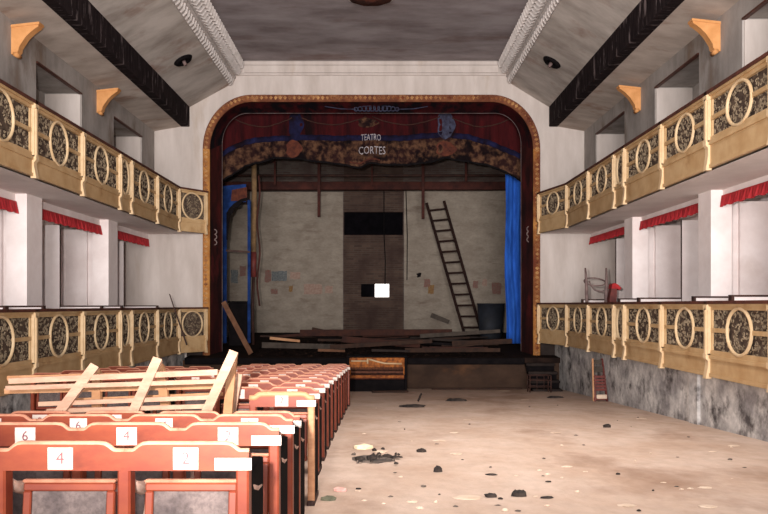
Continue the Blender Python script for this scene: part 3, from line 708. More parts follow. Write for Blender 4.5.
def border_strip(name, mm, topf, botf, nz, dy, par, px0=214, px1=530, th=.02):
    mb = MB(); rows = []; n = 150
    for j in range(nz + 1):
        r = []
        for i in range(n + 1):
            px = px0 + (px1 - px0) * i / n; zt = topf(px); zb_ = botf(px); z = zt + (zb_ - zt) * j / nz
            x = (px - CX) / F * YV; r.append((x, fold(x, z) + dy, z))
        rows.append(r)
    mb.sheet(rows, (0, th, 0)); return mb.build(name, mm, par, True)
zpx = lambda y: (CY - y) / F * YV
bd = empty('stage_border', (-.18, YV, 3.8), 'dark red painted stage border with gold swags and pale lettering', 'stage border')
border_strip('upper_cloth', 'redcloth', lambda p: 6.0, lambda p: zpx(interp(BAND, p)), 8, 0, bd)
border_strip('lower_cloth', 'brocade', lambda p: zpx(interp(BAND, p)), lambda p: zpx(interp(BOT, p)), 8, 0.0, bd)
border_strip('blue_band', 'navy', lambda p: zpx(interp(BAND, p) - 3.2), lambda p: zpx(interp(BAND, p) + 2.2), 2, -.022, bd, 216, 526, .012)
border_strip('hem', 'black', lambda p: zpx(interp(BOT, p) - 1.6), lambda p: zpx(interp(BOT, p) + .3), 1, -.015, bd, 216, 526, .03)
border_strip('gold_trim', 'orange', lambda p: zpx(interp(BOT, p) - 5.5), lambda p: zpx(interp(BOT, p) - 4.0), 1, -.012, bd, 350, 380, .01)
def on_border(x, z, d): return Vector((x, fold(x, z) - d, z))
mb = MB(); cx, cz = (371 - CX) / F * YV, zpx(138)
text_into(mb, 'TEATRO', .27, lambda u, v: on_border(cx + u, cz + v, .045), wscale=.58)
cx2, cz2 = (372 - CX) / F * YV, zpx(151)
text_into(mb, 'CORTES', .33, lambda u, v: on_border(cx2 + u, cz2 + v, .045), wscale=.66)
mb.build('lettering', 'letter', bd)
for px, py, rx, rz, mm, nmx in ((294, 149, .24, .26, 'orange', 'medallion'), (446, 149, .3, .22, 'orange', 'medallion'), (446, 125, .26, .42, 'crest', 'crest'), (296, 125, .22, .4, 'navy', 'crest'), (368, 123, .3, .14, 'brocade', 'tassel_motif')):
    mb = MB(); x = (px - CX) / F * YV; z = zpx(py); pts = [on_border(x + rx * math.cos(a) * (1 + .12 * math.cos(5 * a)), z + rz * math.sin(a) * (1 + .1 * math.cos(3 * a)), .03) for a in [2 * PI * i / 26 for i in range(26)]]
    cpt = on_border(x, z, .045); mb.add(pts + [cpt], [(i, (i + 1) % 26, 26) for i in range(26)])
    mb.build(nmx, mm, bd, True)
# swag lines in the upper cloth
mb = MB()
for p0, p1, y, dip in ((232, 292, 118, 9), (298, 366, 117, 8), (372, 440, 117, 8), (452, 512, 118, 9)):
    pts = []
    for i in range(15):
        px = p0 + (p1 - p0) * i / 14; yy = y + dip * math.sin(PI * i / 14); x = (px - CX) / F * YV; pts.append(on_border(x, zpx(yy), .03))
    mb.tube(pts, .018, 5)
mb.build('swag_cord', 'plank_red', bd, True)

# blue side curtain on the right
mb = MB(); rows = []; Yc = 22.45
for j in range(16):
    t = j / 15; r = []
    for i in range(41):
        u = i / 40; px = 505.5 + 19 * u + .8 * math.sin(t * 9) * (1 - u); py = 174 + (343.5 - 174) * t
        p = at(px, py, Yc); wav = .05 * math.sin(u * 15 + 1.4 * math.sin(t * 5)) + .03 * math.sin(t * 11 + u * 4) - (.05 if abs(t - .43) < .03 else 0)
        r.append((p.x, Yc + wav, p.z))
    rows.append(r)
mb.sheet(rows, (0, .015, 0)); tag(mb.build('side_curtain', 'blue', None, True), 'bright blue curtain hanging at the right side of the stage', 'curtain')
# blue arch scenery flat on the left
root = empty('scenery_flat', at(236, 340, 22.9), 'blue painted scenery flat with a scalloped arched opening', 'scenery flat')
Ys = 22.9
P = lambda x, y: at(x, y, Ys)
mb = MB(); mb.prism([P(222.5, 186), P(246, 184), P(246, 202), P(240, 202), P(238, 207), P(233.5, 207), P(232, 212), P(229.5, 213), P(228.5, 222), P(226.8, 240), P(226.5, 343), P(222.5, 343)], (0, .04, 0)); mb.build('arch_panel', 'bluedark', root)
mb = MB(); mb.prism([P(232, 190), P(247, 187), P(247, 201), P(231, 201)], (0, -.012, 0)); mb.build('valance_patch', 'orange', root)
mb = MB(); mb.prism([P(247.5, 200), P(250.5, 200), P(250.5, 343), P(247.5, 343)], (0, .05, 0)); mb.build('right_stile', 'bluedark', root)
mb = MB(); mb.prism([P(226.5, 213), P(229.5, 208), P(234, 203.5), P(241, 199), P(247.5, 197.5), P(247.5, 200.5), P(242, 202), P(239, 207), P(234.5, 208), P(233, 213), P(230.5, 215), P(229, 224), P(227.5, 240), P(226.5, 240)], (0, -.015, 0)); mb.build('dark_edge', 'black', root)
mb = MB(); mb.bar(P(226, 250.5), P(250, 252), .05, .06); mb.build('cross_rail', 'darkwood', root)
# post with coloured wrappings
root = empty('stage_post', at(254, 332, 23.6), 'worn post with yellowed top and red lower part beside the scenery flat', 'post')
Yp = 23.6
mb = MB(); mb.tube([at(254, 164, Yp), at(254.5, 205, Yp), at(253.5, 252, Yp)], .085, 10); mb.build('upper_pole', 'rope', root, True)
mb = MB(); mb.tube([at(253.5, 252, Yp), at(253.5, 277, Yp)], .1, 10); mb.build('red_wrap', 'chairred', root, True)
a = at(257, 306, Yp); mb = MB(); mb.tube([at(253.5, 277, Yp), at(252.5, 310, Yp), (a.x - .12, Yp, stage_z(Yp))], .05, 8); mb.build('lower_pole', 'darkwood', root, True)
mb = MB(); pts = []
for i in range(16): pts.append(at(258.5 + 1.4 * math.sin(i * .9), 176 + 130 * i / 15, Yp - .1))
mb.tube(pts, .03, 6); mb.build('dark_rope', 'ironred', root, True)
# black chest low at the left
mb = MB(); a = at(226, 335, 22.6); b = at(247, 303, 22.6); root = empty('black_chest', (a.x, 22.6, stage_z(22.6)), 'black chest behind the scenery flat opening at stage left', 'chest')
mb.bbox((a.x, 22.98, stage_z(23.4)), (b.x - .06, 23.45, b.z), .02); mb.build('body', 'black', root)
mb = MB(); mb.bbox((a.x - .02, 22.96, b.z), (b.x - .04, 23.47, b.z + .06), .02); mb.build('lid', 'black', root)
# leaning plank at the left
mb = MB(); a = at(223.5, 302, 21.1); b = at(251, 352, 20.6); b.z = stage_z(20.6) + .06; mb.bar(b, a, .14, .035, 0, (0, 1, 0)); tag(mb.build('leaning_plank', 'plank_tan'), 'brown plank leaning at the left edge of the stage', 'plank')
# dark blue tub
c0 = at(491.5, 328, 25.6); root = empty('dark_tub', (c0.x, 25.6, stage_z(25.6)), 'dark blue-black tub standing beside the blue curtain', 'tub')
mb = MB(); zb = stage_z(25.6); zt = at(0, 304, 25.6).z
def elr(r, z): return [Vector((c0.x + r * math.cos(a), 25.75 + r * math.sin(a) * .7, z)) for a in [2 * PI * i / 28 for i in range(28)]]
pr = [elr(.34, zb), elr(.4, zb + .2), elr(.47, zt), elr(.43, zt), elr(.36, zb + .06)]
mb.sheet([r + [r[0]] for r in pr]); mb.add(pr[0], [list(range(28))]); mb.add(pr[-1], [list(range(28))]); mb.build('tub_body', 'tub', root, True)
mb = MB(); mb.tube(elr(.47, zt), .025, 6, 0, True); mb.build('rim', 'tub', root, True)

# ---- heap of broken boards over the stage
named = [
 (300, 333, 452, 332, 22.7, 'plank_red', .2, 'long red-brown board lying across the middle of the stage'),
 (262, 345, 345, 349, 21.2, 'plank_grey', .16, 'grey board at the left of the stage edge'),
 (312, 329, 345, 336, 23.4, 'plank_brown', .12, 'short brown board poking up before the limewashed wall'),
 (431, 315, 449, 322, 24.6, 'plank_grey', .16, 'grey board tilted up before the ladder foot'),
 (330, 347, 432, 341, 21.0, 'plank_brown', .12, 'brown board sloping across the front of the stage'),
 (420, 336, 500, 331, 22.2, 'plank_grey', .12, 'grey board rising towards the dark tub'),
 (405, 352, 500, 350, 20.6, 'plank_brown', .12, 'thin brown board along the stage edge above the grey front'),
 (270, 338, 300, 341, 22.0, 'tanwood', .08, 'thin tan lath at the left of the rubbish heap'),
 (342, 339, 420, 347, 21.6, 'plank_red', .18, 'reddish board sloping down to the right on the heap'),
 (452, 344, 512, 341, 21.3, 'plank_brown', .16, 'brown board running up to the blue curtain'),
 (318, 350, 345, 351, 20.5, 'plank_tan', .07, 'pale tan board at the stage edge left of the piano'),
]
lanes = [20.3 + .13 * i for i in range(34)]
def board(px0, py0, px1, py1, Y, mm, h, lab, grp=None):
    k = min(range(len(lanes)), key=lambda i: abs(lanes[i] - Y)); Y = lanes.pop(k)
    a = at(px0, py0, Y); b = at(px1, py1, Y)
    for p in (a, b): p.z = max(p.z, stage_z(p.y) + .1 + h / 2)
    mb = MB(); mb.bar(a, b, .09 if h < .15 else .07, h, 0, (0, 0, 1), .85)
    tag(mb.build('broken_board', mm), lab, 'board', grp)
for t in named: board(*t)
rr = random.Random(3)
for i in range(22):
    ln = rr.uniform(25, 80); px = rr.uniform(258, 505 - ln); Y = lanes[0]
    base = CY - (stage_z(Y) + .1) * F / Y; py = base - rr.uniform(1, 7)
    board(px, py, px + ln, py + rr.uniform(-4, 4), Y, rr.choice(['plank_brown', 'plank_red', 'black', 'black', 'stage_dark', 'stage_dark']), rr.uniform(.03, .09), 'broken dark board in the rubbish heap on the stage', 'broken boards in the stage heap')
mb = MB(); rows = []
for j in range(31):
    r = []
    for i in range(91):
        x = -3.7 + 7.3 * i / 90; Y = 20.35 + 4.6 * j / 30
        e = min(1, min(i, 90 - i) / 6) * min(1, min(j, 30 - j) / 3)
        r.append((x, Y, stage_z(Y) - .01 + e * (.02 + .07 * rr.random())))
    rows.append(r)
mb.sheet(rows); o = mb.build('rubble_heap', 'rubble'); o['kind'] = 'stuff'; tag(o, 'dark rubble and splinters spread over the stage floor', 'rubble')

# ---- gutted upright piano before the stage
Yq = 19.05; x0, x1 = at(347, 0, Yq).x, at(407, 0, Yq).x; zf = floor_z(Yq) ; zt = at(0, 357.5, Yq).z
root = empty('upright_piano', ((x0 + x1) / 2, Yq + .3, floor_z(Yq + .5)), 'gutted upright piano with gilded frame standing before the stage', 'piano')
for xa in (x0, x1 - .06):
    mb = MB(); mb.bbox((xa, Yq, floor_z(Yq + .6)), (xa + .06, Yq + .6, zt), .01); mb.build('side_panel', 'black', root)
    mb = MB(); xo = xa + (.06 if xa == x0 else -.03); mb.bbox((xo, Yq + .08, zt - .5), (xo + .03, Yq + .13, zt - .02), .006); mb.build('gilded_stile', 'piano_gold', root)
mb = MB(); mb.bbox((x0, Yq + .5, floor_z(Yq + .6)), (x1, Yq + .6, zt - .01), .01); mb.build('back', 'black', root)
mb = MB(); mb.bbox((x0 - .02, Yq - .02, zt), (x1 + .02, Yq + .62, zt + .045), .015); mb.build('lid', 'black', root)
z1, z2 = zt - .33, zt - .02
mb = MB(); mb.bbox((x0 + .07, Yq + .3, z1), (x1 - .07, Yq + .36, z2), .01)
fr = mb.build('iron_frame', 'piano_gold', root)
mb = MB()
mb.tube([(x0 + .08, Yq + .28, z2 - .09), (x0 + .5, Yq + .28, z2 - .09)], .018, 6)
mb.tube([(x0 + .52, Yq + .28, z2 - .02), (x0 + .52, Yq + .28, z2 - .16)], .025, 6)
mb.tube([(x0 + .55, Yq + .28, z2 - .04), (x0 + .75, Yq + .28, z2 - .10), (x0 + .95, Yq + .28, z2 - .15), (x1 - .12, Yq + .28, z2 - .16)], .022, 6)
mb.build('frame_rib', 'cream', fr, True)
mb = MB()
for i in range(44):
    for j in range(2):
        x = x0 + .12 + (x1 - x0 - .24) * i / 43; mb.tube([(x, Yq + .3, z2 - .2 - .04 * j), (x, Yq + .26, z2 - .2 - .04 * j)], .006, 5)
mb.build('tuning_pins', 'darkwood', fr)
mb = MB(); mb.bbox((x0 + .07, Yq + .16, zt - .42), (x1 - .07, Yq + .3, zt - .36), .01); mb.build('hammer_rail', 'piano_felt', root)
mb = MB()
for i in range(60):
    x = x0 + .09 + (x1 - x0 - .18) * i / 59; z = zt - .30 + .012 * math.sin(i * 2.1)
    mb.bbox((x - .008, Yq + .17, z - .03), (x + .008, Yq + .27, z + .03), .004); mb.bar((x, Yq + .22, z - .03), (x, Yq + .22, zt - .37), .005, .005)
mb.build('hammer_row', 'piano_felt', root)
mb = MB(); mb.bbox((x0 + .06, Yq + .04, zt - .56), (x1 - .06, Yq + .3, zt - .44), .015); mb.build('key_bed', 'orange', root)
mb = MB()
for i in range(40):
    x = x0 + .1 + (x1 - x0 - .2) * i / 39; mb.box((x - .012, Yq + .0, zt - .52), (x + .012, Yq + .04, zt - .455))
mb.build('key_ends', 'piano_gold', root)
mb = MB(); mb.bbox((x0 + .06, Yq + .1, floor_z(Yq + .6)), (x1 - .06, Yq + .2, zt - .57), .01); mb.build('bottom_board', 'black', root)
# planks on the floor by the stage
for a, b, Y, w, lab in (((372, 387), (408, 392), 18.6, .12, 'brown board on the floor before the piano'), ((432, 391), (522, 386), 19.75, .07, 'thin dark lath along the foot of the stage front')):
    p = at(a[0], 0, Y); q = at(b[0], 0, Y + .2); p.z = floor_z(p.y) + .03; q.z = floor_z(q.y) + .03
    mb = MB(); mb.bar(p, q, w, .04); tag(mb.build('floor_board', 'plank_brown'), lab, 'board')
# steps at the right end of the stage
root = empty('stage_steps', (4.25, 19.9, floor_z(19.9)), 'dark broken steps at the right end of the stage front', 'steps')
for i in range(4):
    mb = MB(); za = -1.55 - .2 * i; mb.bbox((3.95, 19.95 - .27 * i, za - .08), (4.72, 20.25 - .27 * i, za), .02); mb.build('tread', 'stage_dark', root)
    mb = MB(); mb.box((3.98, 20.02 - .27 * i, za - .22), (4.7, 20.06 - .27 * i, za - .08)); mb.build('riser', 'black', root)
mb = MB(); mb.prism([(3.95, 20.25, -1.55), (3.95, 19.15, -2.35), (3.95, 19.15, -2.2), (3.95, 20.25, -1.5)], (.04, 0, 0)); mb.build('stringer', 'black', root)
# dark wire-framed stool before the steps
Yt = 18.75; zf = floor_z(Yt); xa, xb = at(530, 0, Yt).x, at(551, 0, Yt).x
root = empty('metal_frame_stool', ((xa + xb) / 2, Yt, zf), 'dark metal frame of a broken stool before the stage steps', 'stool')
for x in (xa, xb):
    for y in (Yt, Yt + .3):
        mb = MB(); mb.tube([(x, y, floor_z(y)), (x, y, zf + .42)], .016, 6); mb.build('leg', 'darkwood', root, True)
mb = MB()
for z in (.14, .3, .42):
    mb.tube([(xa, Yt, zf + z), (xb, Yt, zf + z)], .012, 6); mb.tube([(xa, Yt + .3, zf + z), (xb, Yt + .3, zf + z)], .012, 6); mb.tube([(xa, Yt, zf + z), (xa, Yt + .3, zf + z)], .012, 6); mb.tube([(xb, Yt, zf + z), (xb, Yt + .3, zf + z)], .012, 6)
for i in range(1, 3): mb.tube([(xa + (xb - xa) * i / 3, Yt, zf + .06), (xa + (xb - xa) * i / 3, Yt, zf + .42)], .01, 6)
mb.build('frame_rails', 'darkwood', root, True)

# folding chair leaning at the right wall
Yc = 15.9; zf = floor_z(Yc); xa, xb = at(594, 0, Yc).x, at(608, 0, Yc).x
root = empty('folding_chair', ((xa + xb) / 2, Yc, zf), 'red-brown folded slatted chair leaning against the grey wall on the right', 'chair')
def fc(u, h, d=0): return Vector((xa + (xb - xa) * u, Yc + .05 + .22 * h - d, zf + h * .9 - .01 * h))
for u, uu in ((.02, .16), (.98, .84)):
    mb = MB(); mb.bar(fc(u, 0.0), fc(uu, 1.0), .035, .035); mb.build('back_post', 'tanwood' if u < .5 else 'chairred', root)
    mb = MB(); mb.bar(fc(u + (.05 if u < .5 else -.05), 0.0, .06) + Vector((0, 0, .0)), fc(uu + (.05 if u < .5 else -.05), .62, .06), .03, .03); mb.build('leg', 'chairred', root)
mb = MB(); mb.bar(fc(.16, .92), fc(.84, .92), .02, .09); mb.build('top_slat', 'plank_grey', root)
mb = MB(); mb.bar(fc(.18, .75, .02), fc(.82, .75, .02), .02, .12); mb.build('middle_slat', 'plank_grey', root)
for i in range(5):
    mb = MB(); h = .28 + .075 * i; mb.bar(fc(.08, h, .09), fc(.92, h, .09), .02, .05); mb.build('seat_slat', 'chairred', root)
mb = MB(); mb.bar(fc(.02, .06, .03), fc(.98, .06, .03), .03, .05); mb.build('stretcher', 'chairred', root)
mb = MB(); p = fc(.15, .1, .10); q = fc(.88, .1, .10); mb.bbox((p.x, p.y - .03, zf + .06), (q.x, p.y + .02, zf + .15), .01); tag(mb.build('white_packet', 'paper'), 'white packet on the floor against the foot of the folding chair', 'packet')

# bentwood chair frame and red padded piece in the right lower boxes
Yk = 17.9
za = SIDE[1]['lowr'][2] + .3
mb = MB(); mb.bbox((4.98, 17.65, za), (5.62, 18.9, -.12), .02); o = mb.build('box_platform', 'white'); struct(o); o.name = 'floor_platform_right'
root = empty('bentwood_chair', (5.3, 18.15, -.12), 'grey bentwood chair frame standing up behind the right lower balustrade', 'chair')
pl0, pl1 = at(587, 304, 17.9), at(586, 268, 17.9); pr0, pr1 = at(605.5, 304, 17.9), at(607, 268, 17.9)
for a, b in ((pl0, pl1), (pr0, pr1)):
    a = Vector((a.x, a.y, -.12)); mb = MB(); m_ = a.lerp(b, .7); sgn = -1 if a.x < 5.1 else 1
    mb.tube([a, a.lerp(b, .4), m_ + Vector((-.0 * sgn, 0, 0)), b + Vector((.03 * sgn * 0, .06, 0))], [.036, .04, .034, .02], 10); mb.build('back_post', 'greychair', root, True)
cx_ = (pl0.x + pr0.x) / 2; zz = at(0, 280, 17.9).z
mb = MB(); mb.tube([Vector((cx_ + .25 * math.cos(a) , 18.02 + .2 * math.sin(a), zz - .04 + .10 * math.sin(a))) for a in [2 * PI * i / 24 for i in range(24)]], .018, 8, 0, True); mb.build('hoop', 'greychair', root, True)
mb = MB(); pts = [at(589, 281, 17.92), at(591, 286, 17.92), at(595, 290, 17.92), at(601, 291.5, 17.92), at(604, 291, 17.92)]; mb.tube(pts, .018, 8); mb.build('brace', 'greychair', root, True)
mb = MB(); c = Vector((cx_, 18.15, .02))
pr = [[c + Vector((r * math.cos(a), r * math.sin(a), z)) for a in [2 * PI * i / 20 for i in range(20)]] for r, z in ((.22, -.02), (.24, 0), (.24, .03), (.2, .04))]
mb.sheet([r + [r[0]] for r in pr]); mb.add(pr[0], [list(range(20))]); mb.add(pr[-1], [list(range(20))]); mb.build('seat', 'greychair', root, True)
for dx in (-.17, .17):
    mb = MB(); mb.tube([(cx_ + dx, 18.32, -.12), (cx_ + dx * .9, 18.3, 0.01)], .02, 8); mb.build('leg', 'greychair', root, True)
root = empty('padded_seat', (5.52, 18.0, -.12), 'tilted dark seat with a bright red padded top beside the bentwood chair', 'seat')
Yz = 17.66
mb = MB(); mb.prism([at(610.5, 308, Yz), at(609.5, 299, Yz), at(612, 287, Yz), at(617, 287, Yz), at(617, 296, Yz), at(615.5, 308, Yz)], (0, .2, 0)); mb.build('back', 'chairred', root)
mb = MB(); mb.prism([at(611.5, 288.5, Yz - .03), at(612.5, 284, Yz - .03), at(615, 283, Yz - .03), at(618, 284.5, Yz - .03), at(621.5, 288, Yz - .03), at(620, 290, Yz - .03), at(617.5, 288.8, Yz - .03)], (0, .26, 0)); mb.build('pad', 'redcush', root)
# stick behind the left balustrade
a = at(169.5, 294, 18.4); b = at(176.5, 309.5, 18.2); b.z = SIDE[-1]['lowr'][2] + .3; b.x += .25; mb = MB(); mb.tube([b, b.lerp(a, .5), a], [.02, .018, .012], 6); tag(mb.build('thin_stick', 'darkwood'), 'thin dark stick leaning behind the left lower balustrade', 'stick')

# ------------------------------------------------------------------ seating
PITCH = .5
def seat_parts(n, H, prefix_numbers, tan=False, detail=True):
    """one row of n joined tip-up seats in local space: right end at x=0, backs at y=0, facing +y; floor z=0"""
    root = empty('theatre_seat_row', (0, 0, 0))
    top = H; hump = .105; sad = .076
    red = 'seatred'
    for i in range(n):
        xr = -PITCH * i; xl = xr - PITCH
        # backrest board with a raised middle
        prof = []
        zb = top - hump
        prof += [(xl, zb + .012), (xl + .012, zb)]
        prof += [(xr - .012, zb), (xr, zb + .012)]
        end_r = i == 0; end_l = i == n - 1
        def curve(xa, sg):
            return [(xa + sg * d, top - hump + h) for d, h in ((0, sad), (.034, sad), (.044, sad + .003), (.054, sad + .011), (.064, sad + .019), (.076, hump - .003), (.098, hump))]
        tr_ = curve(xr, -1); tl_ = curve(xl, 1)[::-1]
        topline = tr_ + tl_
        poly = prof + topline
        mb = MB(); mb.prism([(x, -.014, z) for x, z in poly], (0, .028, 0))
        br = mb.build('backrest', red, root)
        mb = MB(); mb.tube([(x, 0, z - (.008 if tan else 0)) for x, z in topline], .024 if tan else .014, 6); mb.build('worn_highlight_edge', 'seattan' if tan else 'seatwood', br, True)  # flash highlight along the worn backrest top put into the edge colour
        if prefix_numbers is not None:
            # white number painted on the back
            mb = MB(); cx = (xl + xr) / 2 + .0; z0 = zb + .006; z1 = top - .012; w = .05
            mb.box((cx - w, -.0185, z0), (cx + w, -.014, z1))
            s_ = prefix_numbers[i] if i < len(prefix_numbers) else None
            if s_: text_into(mb, s_, .07, lambda u, v: Vector((cx + u, -.0195, (z0 + z1) / 2 + v)), k=1)
            mb.build('number_plate', ['plate', 'numeral_dark' if len(s_ or '') and s_ in '6' else 'numeral'], br)
        if i == 0 and prefix_numbers is not None:
            mb = MB(); mb.box((xr - .135, -.0185, zb + .004), (xr + .012, -.014, zb + .052)); mb.build('end_plate', 'plate', br)
        # tip-up seat, folded: red frame around a worn grey panel, leaning slightly
        cxs = (xl + xr) / 2; zs0 = H - .53; zs1 = H - .17; w = .188
        R = Matrix.Translation((cxs, .03, zs0)) @ Matrix.Rotation(-.10, 4, 'X')
        mb = MB(); h = zs1 - zs0
        mb.bbox((-w, 0, h - .034), (w, .03, h), .006, 0, R); mb.bbox((-w, 0, 0), (w, .03, .04), .006, 0, R)
        mb.bbox((-w, 0, .04), (-w + .034, .03, h - .034), .005, 0, R); mb.bbox((w - .034, 0, .04), (w, .03, h - .034), .005, 0, R)
        st = mb.build('seat', red if not tan else 'seatred', root)
        mb = MB(); mb.bbox((-w + .034, .008, .04), (w - .034, .03, h - .034), .004, 0, R); mb.build('seat_panel', 'seatgrey', st)
        mb = MB(); mb.bbox((-w - .004, -.006, h - .0), (w + .004, .036, h + .014), .006, 0, R); mb.build('seat_edge', 'seatwood', st)
    for i in range(n + 1):
        x = -PITCH * i; e = (-.026 if i == 0 else (.026 if i == n else 0))
        mb = MB(); mb.bbox((x + e - .026, -.012, -.06), (x + e + .026, .06, H - .04), .008); pst = mb.build('standard', 'seattan' if tan and i == 0 else red, root)
        mb = MB(); mb.bbox((x + e - .03, -.05, -.02), (x + e + .03, .36, .035), .01); mb.build('foot', 'darkwood', root)
        if i == 0 or i == n:
            mb = MB(); mb.bbox((x + e - .026, .061, .036), (x + e + .026, .36, H - .12), .006); mb.build('end_shade_panel', 'black', root)  # added black panel, shade at the row ends put into its colour
        # curved pale armrest reaching forward
        mb = MB(); mb.tube([(x + e, .05, H - .16), (x + e + .006, .12, H - .2), (x + e, .22, H - .23), (x + e, .32, H - .24), (x + e, .38, H - .27)], [.02, .024, .03, .028, .016], 8)
        mb.tube([(x + e, .33, H - .26), (x + e, .25, H - .42), (x + e, .1, H - .55)], [.014, .016, .014], 6)
        mb.build('armrest', 'arm', root, True)
    return root

def rename_row(root, lab, grp='rows of red seats'): tag(root, lab, 'seat row', grp)
ordn = ['nearest', 'second', 'third', 'fourth', 'fifth', 'sixth', 'seventh', 'eighth', 'ninth', 'tenth', 'eleventh', 'twelfth', 'thirteenth', 'fourteenth', 'fifteenth']
main4 = seat_parts(4, .82, ['2', '4', '6', '8'])
short2 = seat_parts(2, .82, ['2', '4'])
one = seat_parts(1, .86, ['2'], tan=True)
two = seat_parts(4, .80, None)          # for the far left block: plain plates too small to read
ROWS = [(3.0, -.515), (3.72, -.49), (4.40, -.50), (5.08, -.53), (5.78, -.49), (7.1, -.56), (7.95, -.57), (8.8, -.58), (9.6, -.58), (10.45, -.58), (11.3, -.58), (12.15, -.58), (13.0, -.58), (13.85, -.58), (14.7, -.56)]
first = True; first2 = True
for i, (Y, xr) in enumerate(ROWS):
    if abs(Y - 5.78) < .01: r = one
    elif 7 < Y < 9:
        r = short2 if first2 else copy_tree(short2); first2 = False
    elif first: r = main4; first = False
    else: r = copy_tree(main4)
    r.location = (xr, Y, floor_z(Y) + {0: .024, 1: .024, 3: -.044}.get(i, 0))
    r.rotation_euler = (0, 0, random.uniform(-.006, .006))
    if r is one: rename_row(r, 'single taller seat with bare tan top edge and post by the benches')
    else: rename_row(r, 'row of red numbered tip-up seats along the aisle, %s from the camera' % ordn[i])
first = True
for i, Y in enumerate((10.9, 11.9, 12.9, 13.9)):
    r = two if first else copy_tree(two); first = False
    r.location = (-3.05, Y, floor_z(Y))
    rename_row(r, 'row of red seats by the left wall beyond the pale benches, %s from the camera' % ordn[i], 'rows of red seats in the left block')

# ------------------------------------------------------------------ pile of pale slatted benches
def bench(Y, x0, x1, posts, slats, lab, mm='palewood', legs_to_floor=True):
    root = empty('slatted_bench', ((x0 + x1) / 2, Y, floor_z(Y)), lab, 'bench', 'pale benches in the pile')
    for (ax, ay), (bx, by) in posts:
        a = at(ax, ay, Y + .12); b = at(bx, by, Y - .1)
        d = (a - b).normalized(); k = (b.z - floor_z(Y)) / d.z if d.z else 0
        mb = MB(); mb.bar(a, b - d * .02, .075, .05, 0, (0, 1, 0)); 
        # the lower end turns down to the floor
        mb.bar(b + Vector((0, 0, .02)), (b.x + .0, b.y, floor_z(b.y)), .055, .045, 0, (0, 1, 0)); mb.build('leg', mm, root)
    for (ya, yb, dy, h, xa, xb) in slats:
        a = at(0, ya, Y + dy); b = at(0, yb, Y + dy); mb = MB(); mb.bar((xa, Y + dy, a.z), (xb, Y + dy, b.z), .03, h, 0, (0, 0, 1)); mb.build('slat', mm, root)
    return root
X = lambda px, Y=6.1: (px - CX) / F * Y
bench(6.1, X(5), X(232), [((95, 366), (60, 412)), ((158, 359), (134, 411)), ((234, 352), (207, 411))],
      [(381, 372, .07, .045, X(5), X(216)), (388, 381, .02, .035, X(5), X(222)), (404, 397, -.02, .035, X(40), X(214)), (411, 406, -.05, .035, X(50), X(212))], 'front pale bench frame with three slanting legs lying over the red seats')
bench(6.6, X(5, 6.6), X(222, 6.6), [((97, 372), (97, 408)), ((160, 366), (166, 408)), ((233, 356), (228, 412))],
      [(391, 386, 0, .045, X(5, 6.6), X(222, 6.6)), (400, 394, .04, .03, X(70, 6.6), X(222, 6.6)), (378, 373, .05, .04, X(5, 6.6), X(205, 6.6))], 'rear tan bench frame behind the front pale bench in the pile', 'tanwood')
# loose slat leaning at the pile's right end
mb = MB(); mb.bar((X(222, 6.9), 6.85, floor_z(6.85)), at(240, 374, 6.95), .05, .04, 0, (0, 1, 0)); tag(mb.build('loose_slat', 'palewood'), 'loose pale slat leaning at the right end of the bench pile', 'slat')

# ------------------------------------------------------------------ litter on the hall floor
def blob(px, py, w, d, h, mm, name, lab, cat, grp=None, seed=0, n=9):
    # floor point seen at this place
    rz = (CY - py) / F; Y = -1.25 / (rz + .05); x = (px - CX) / F * Y; z = floor_z(Y)
    q = random.Random(seed + int(px) * 7 + int(py)); vs = []
    ang = q.uniform(0, 6.28)
    for lay, (sc, hh) in enumerate(((1, .002), (.92, h * .7), (.5, h))):
        for i in range(n):
            a = 2 * PI * i / n; r = q.uniform(.75, 1.1) * sc
            yy = math.sin(a) * d / 2 * r
            vs.append((x + math.cos(a) * w / 2 * r, Y + yy, z - .05 * yy + hh * q.uniform(.8, 1.1) + (.014 if mm == 'char' and 355 < px < 400 else 0)))
    fs = [list(range(n))[::-1]]
    for l in range(2):
        for i in range(n): fs.append((l * n + i, l * n + (i + 1) % n, (l + 1) * n + (i + 1) % n, (l + 1) * n + i))
    fs.append([2 * n + i for i in range(n)])
    mb = MB(); mb.add(vs, fs); o = mb.build(name, mm); tag(o, lab, cat, grp); return o
blob(363, 448.5, .26, .2, .05, 'foam', 'foam_slab', 'cream foam slab beside the burnt patch on the floor', 'foam slab')
blob(381, 452, .2, .14, .02, 'paper', 'paper_scrap', 'pale paper scrap touching the burnt patch', 'paper')
blob(374, 459, .5, .6, .01, 'ash', 'ash_patch', 'grey ash spread over the burnt patch near the aisle seats', 'ash')
for px, py, w, h, lab in ((360, 461, .12, .035, 'charred lump at the left of the burnt patch'), (372, 460, .13, .04, 'charred lump in the middle of the burnt patch'), (387, 458, .12, .03, 'charred lump at the right of the burnt patch'), (396, 459, .14, .02, 'flat charred scrap right of the burnt patch'), (421, 452, .13, .04, 'charred scrap between the burnt patch and the open floor'), (438, 472, .09, .06, 'small black cup-like lump alone on the open floor'), (519, 496, .14, .05, 'black lump near the bottom of the floor'), (491, 497, .12, .03, 'brown-black scrap left of the black lump'), (547, 498, .12, .012, 'thin dark scrap right of the black lump'), (491, 475, .12, .012, 'thin dark scrap on the open floor beyond the black lump'), (607, 427.5, .13, .05, 'small dark lump on the floor before the folding chair'), (456, 401, .5, .06, 'dark rag heap on the floor near the stage'), (412, 407, .55, .05, 'long dark rag on the floor beyond the aisle seats'), (555, 398, .4, .05, 'dark rag on the floor near the stage steps')):
    blob(px, py, w, w * (.7 if w < .3 else .5), h, 'char', 'charred_scrap', lab, 'scrap')
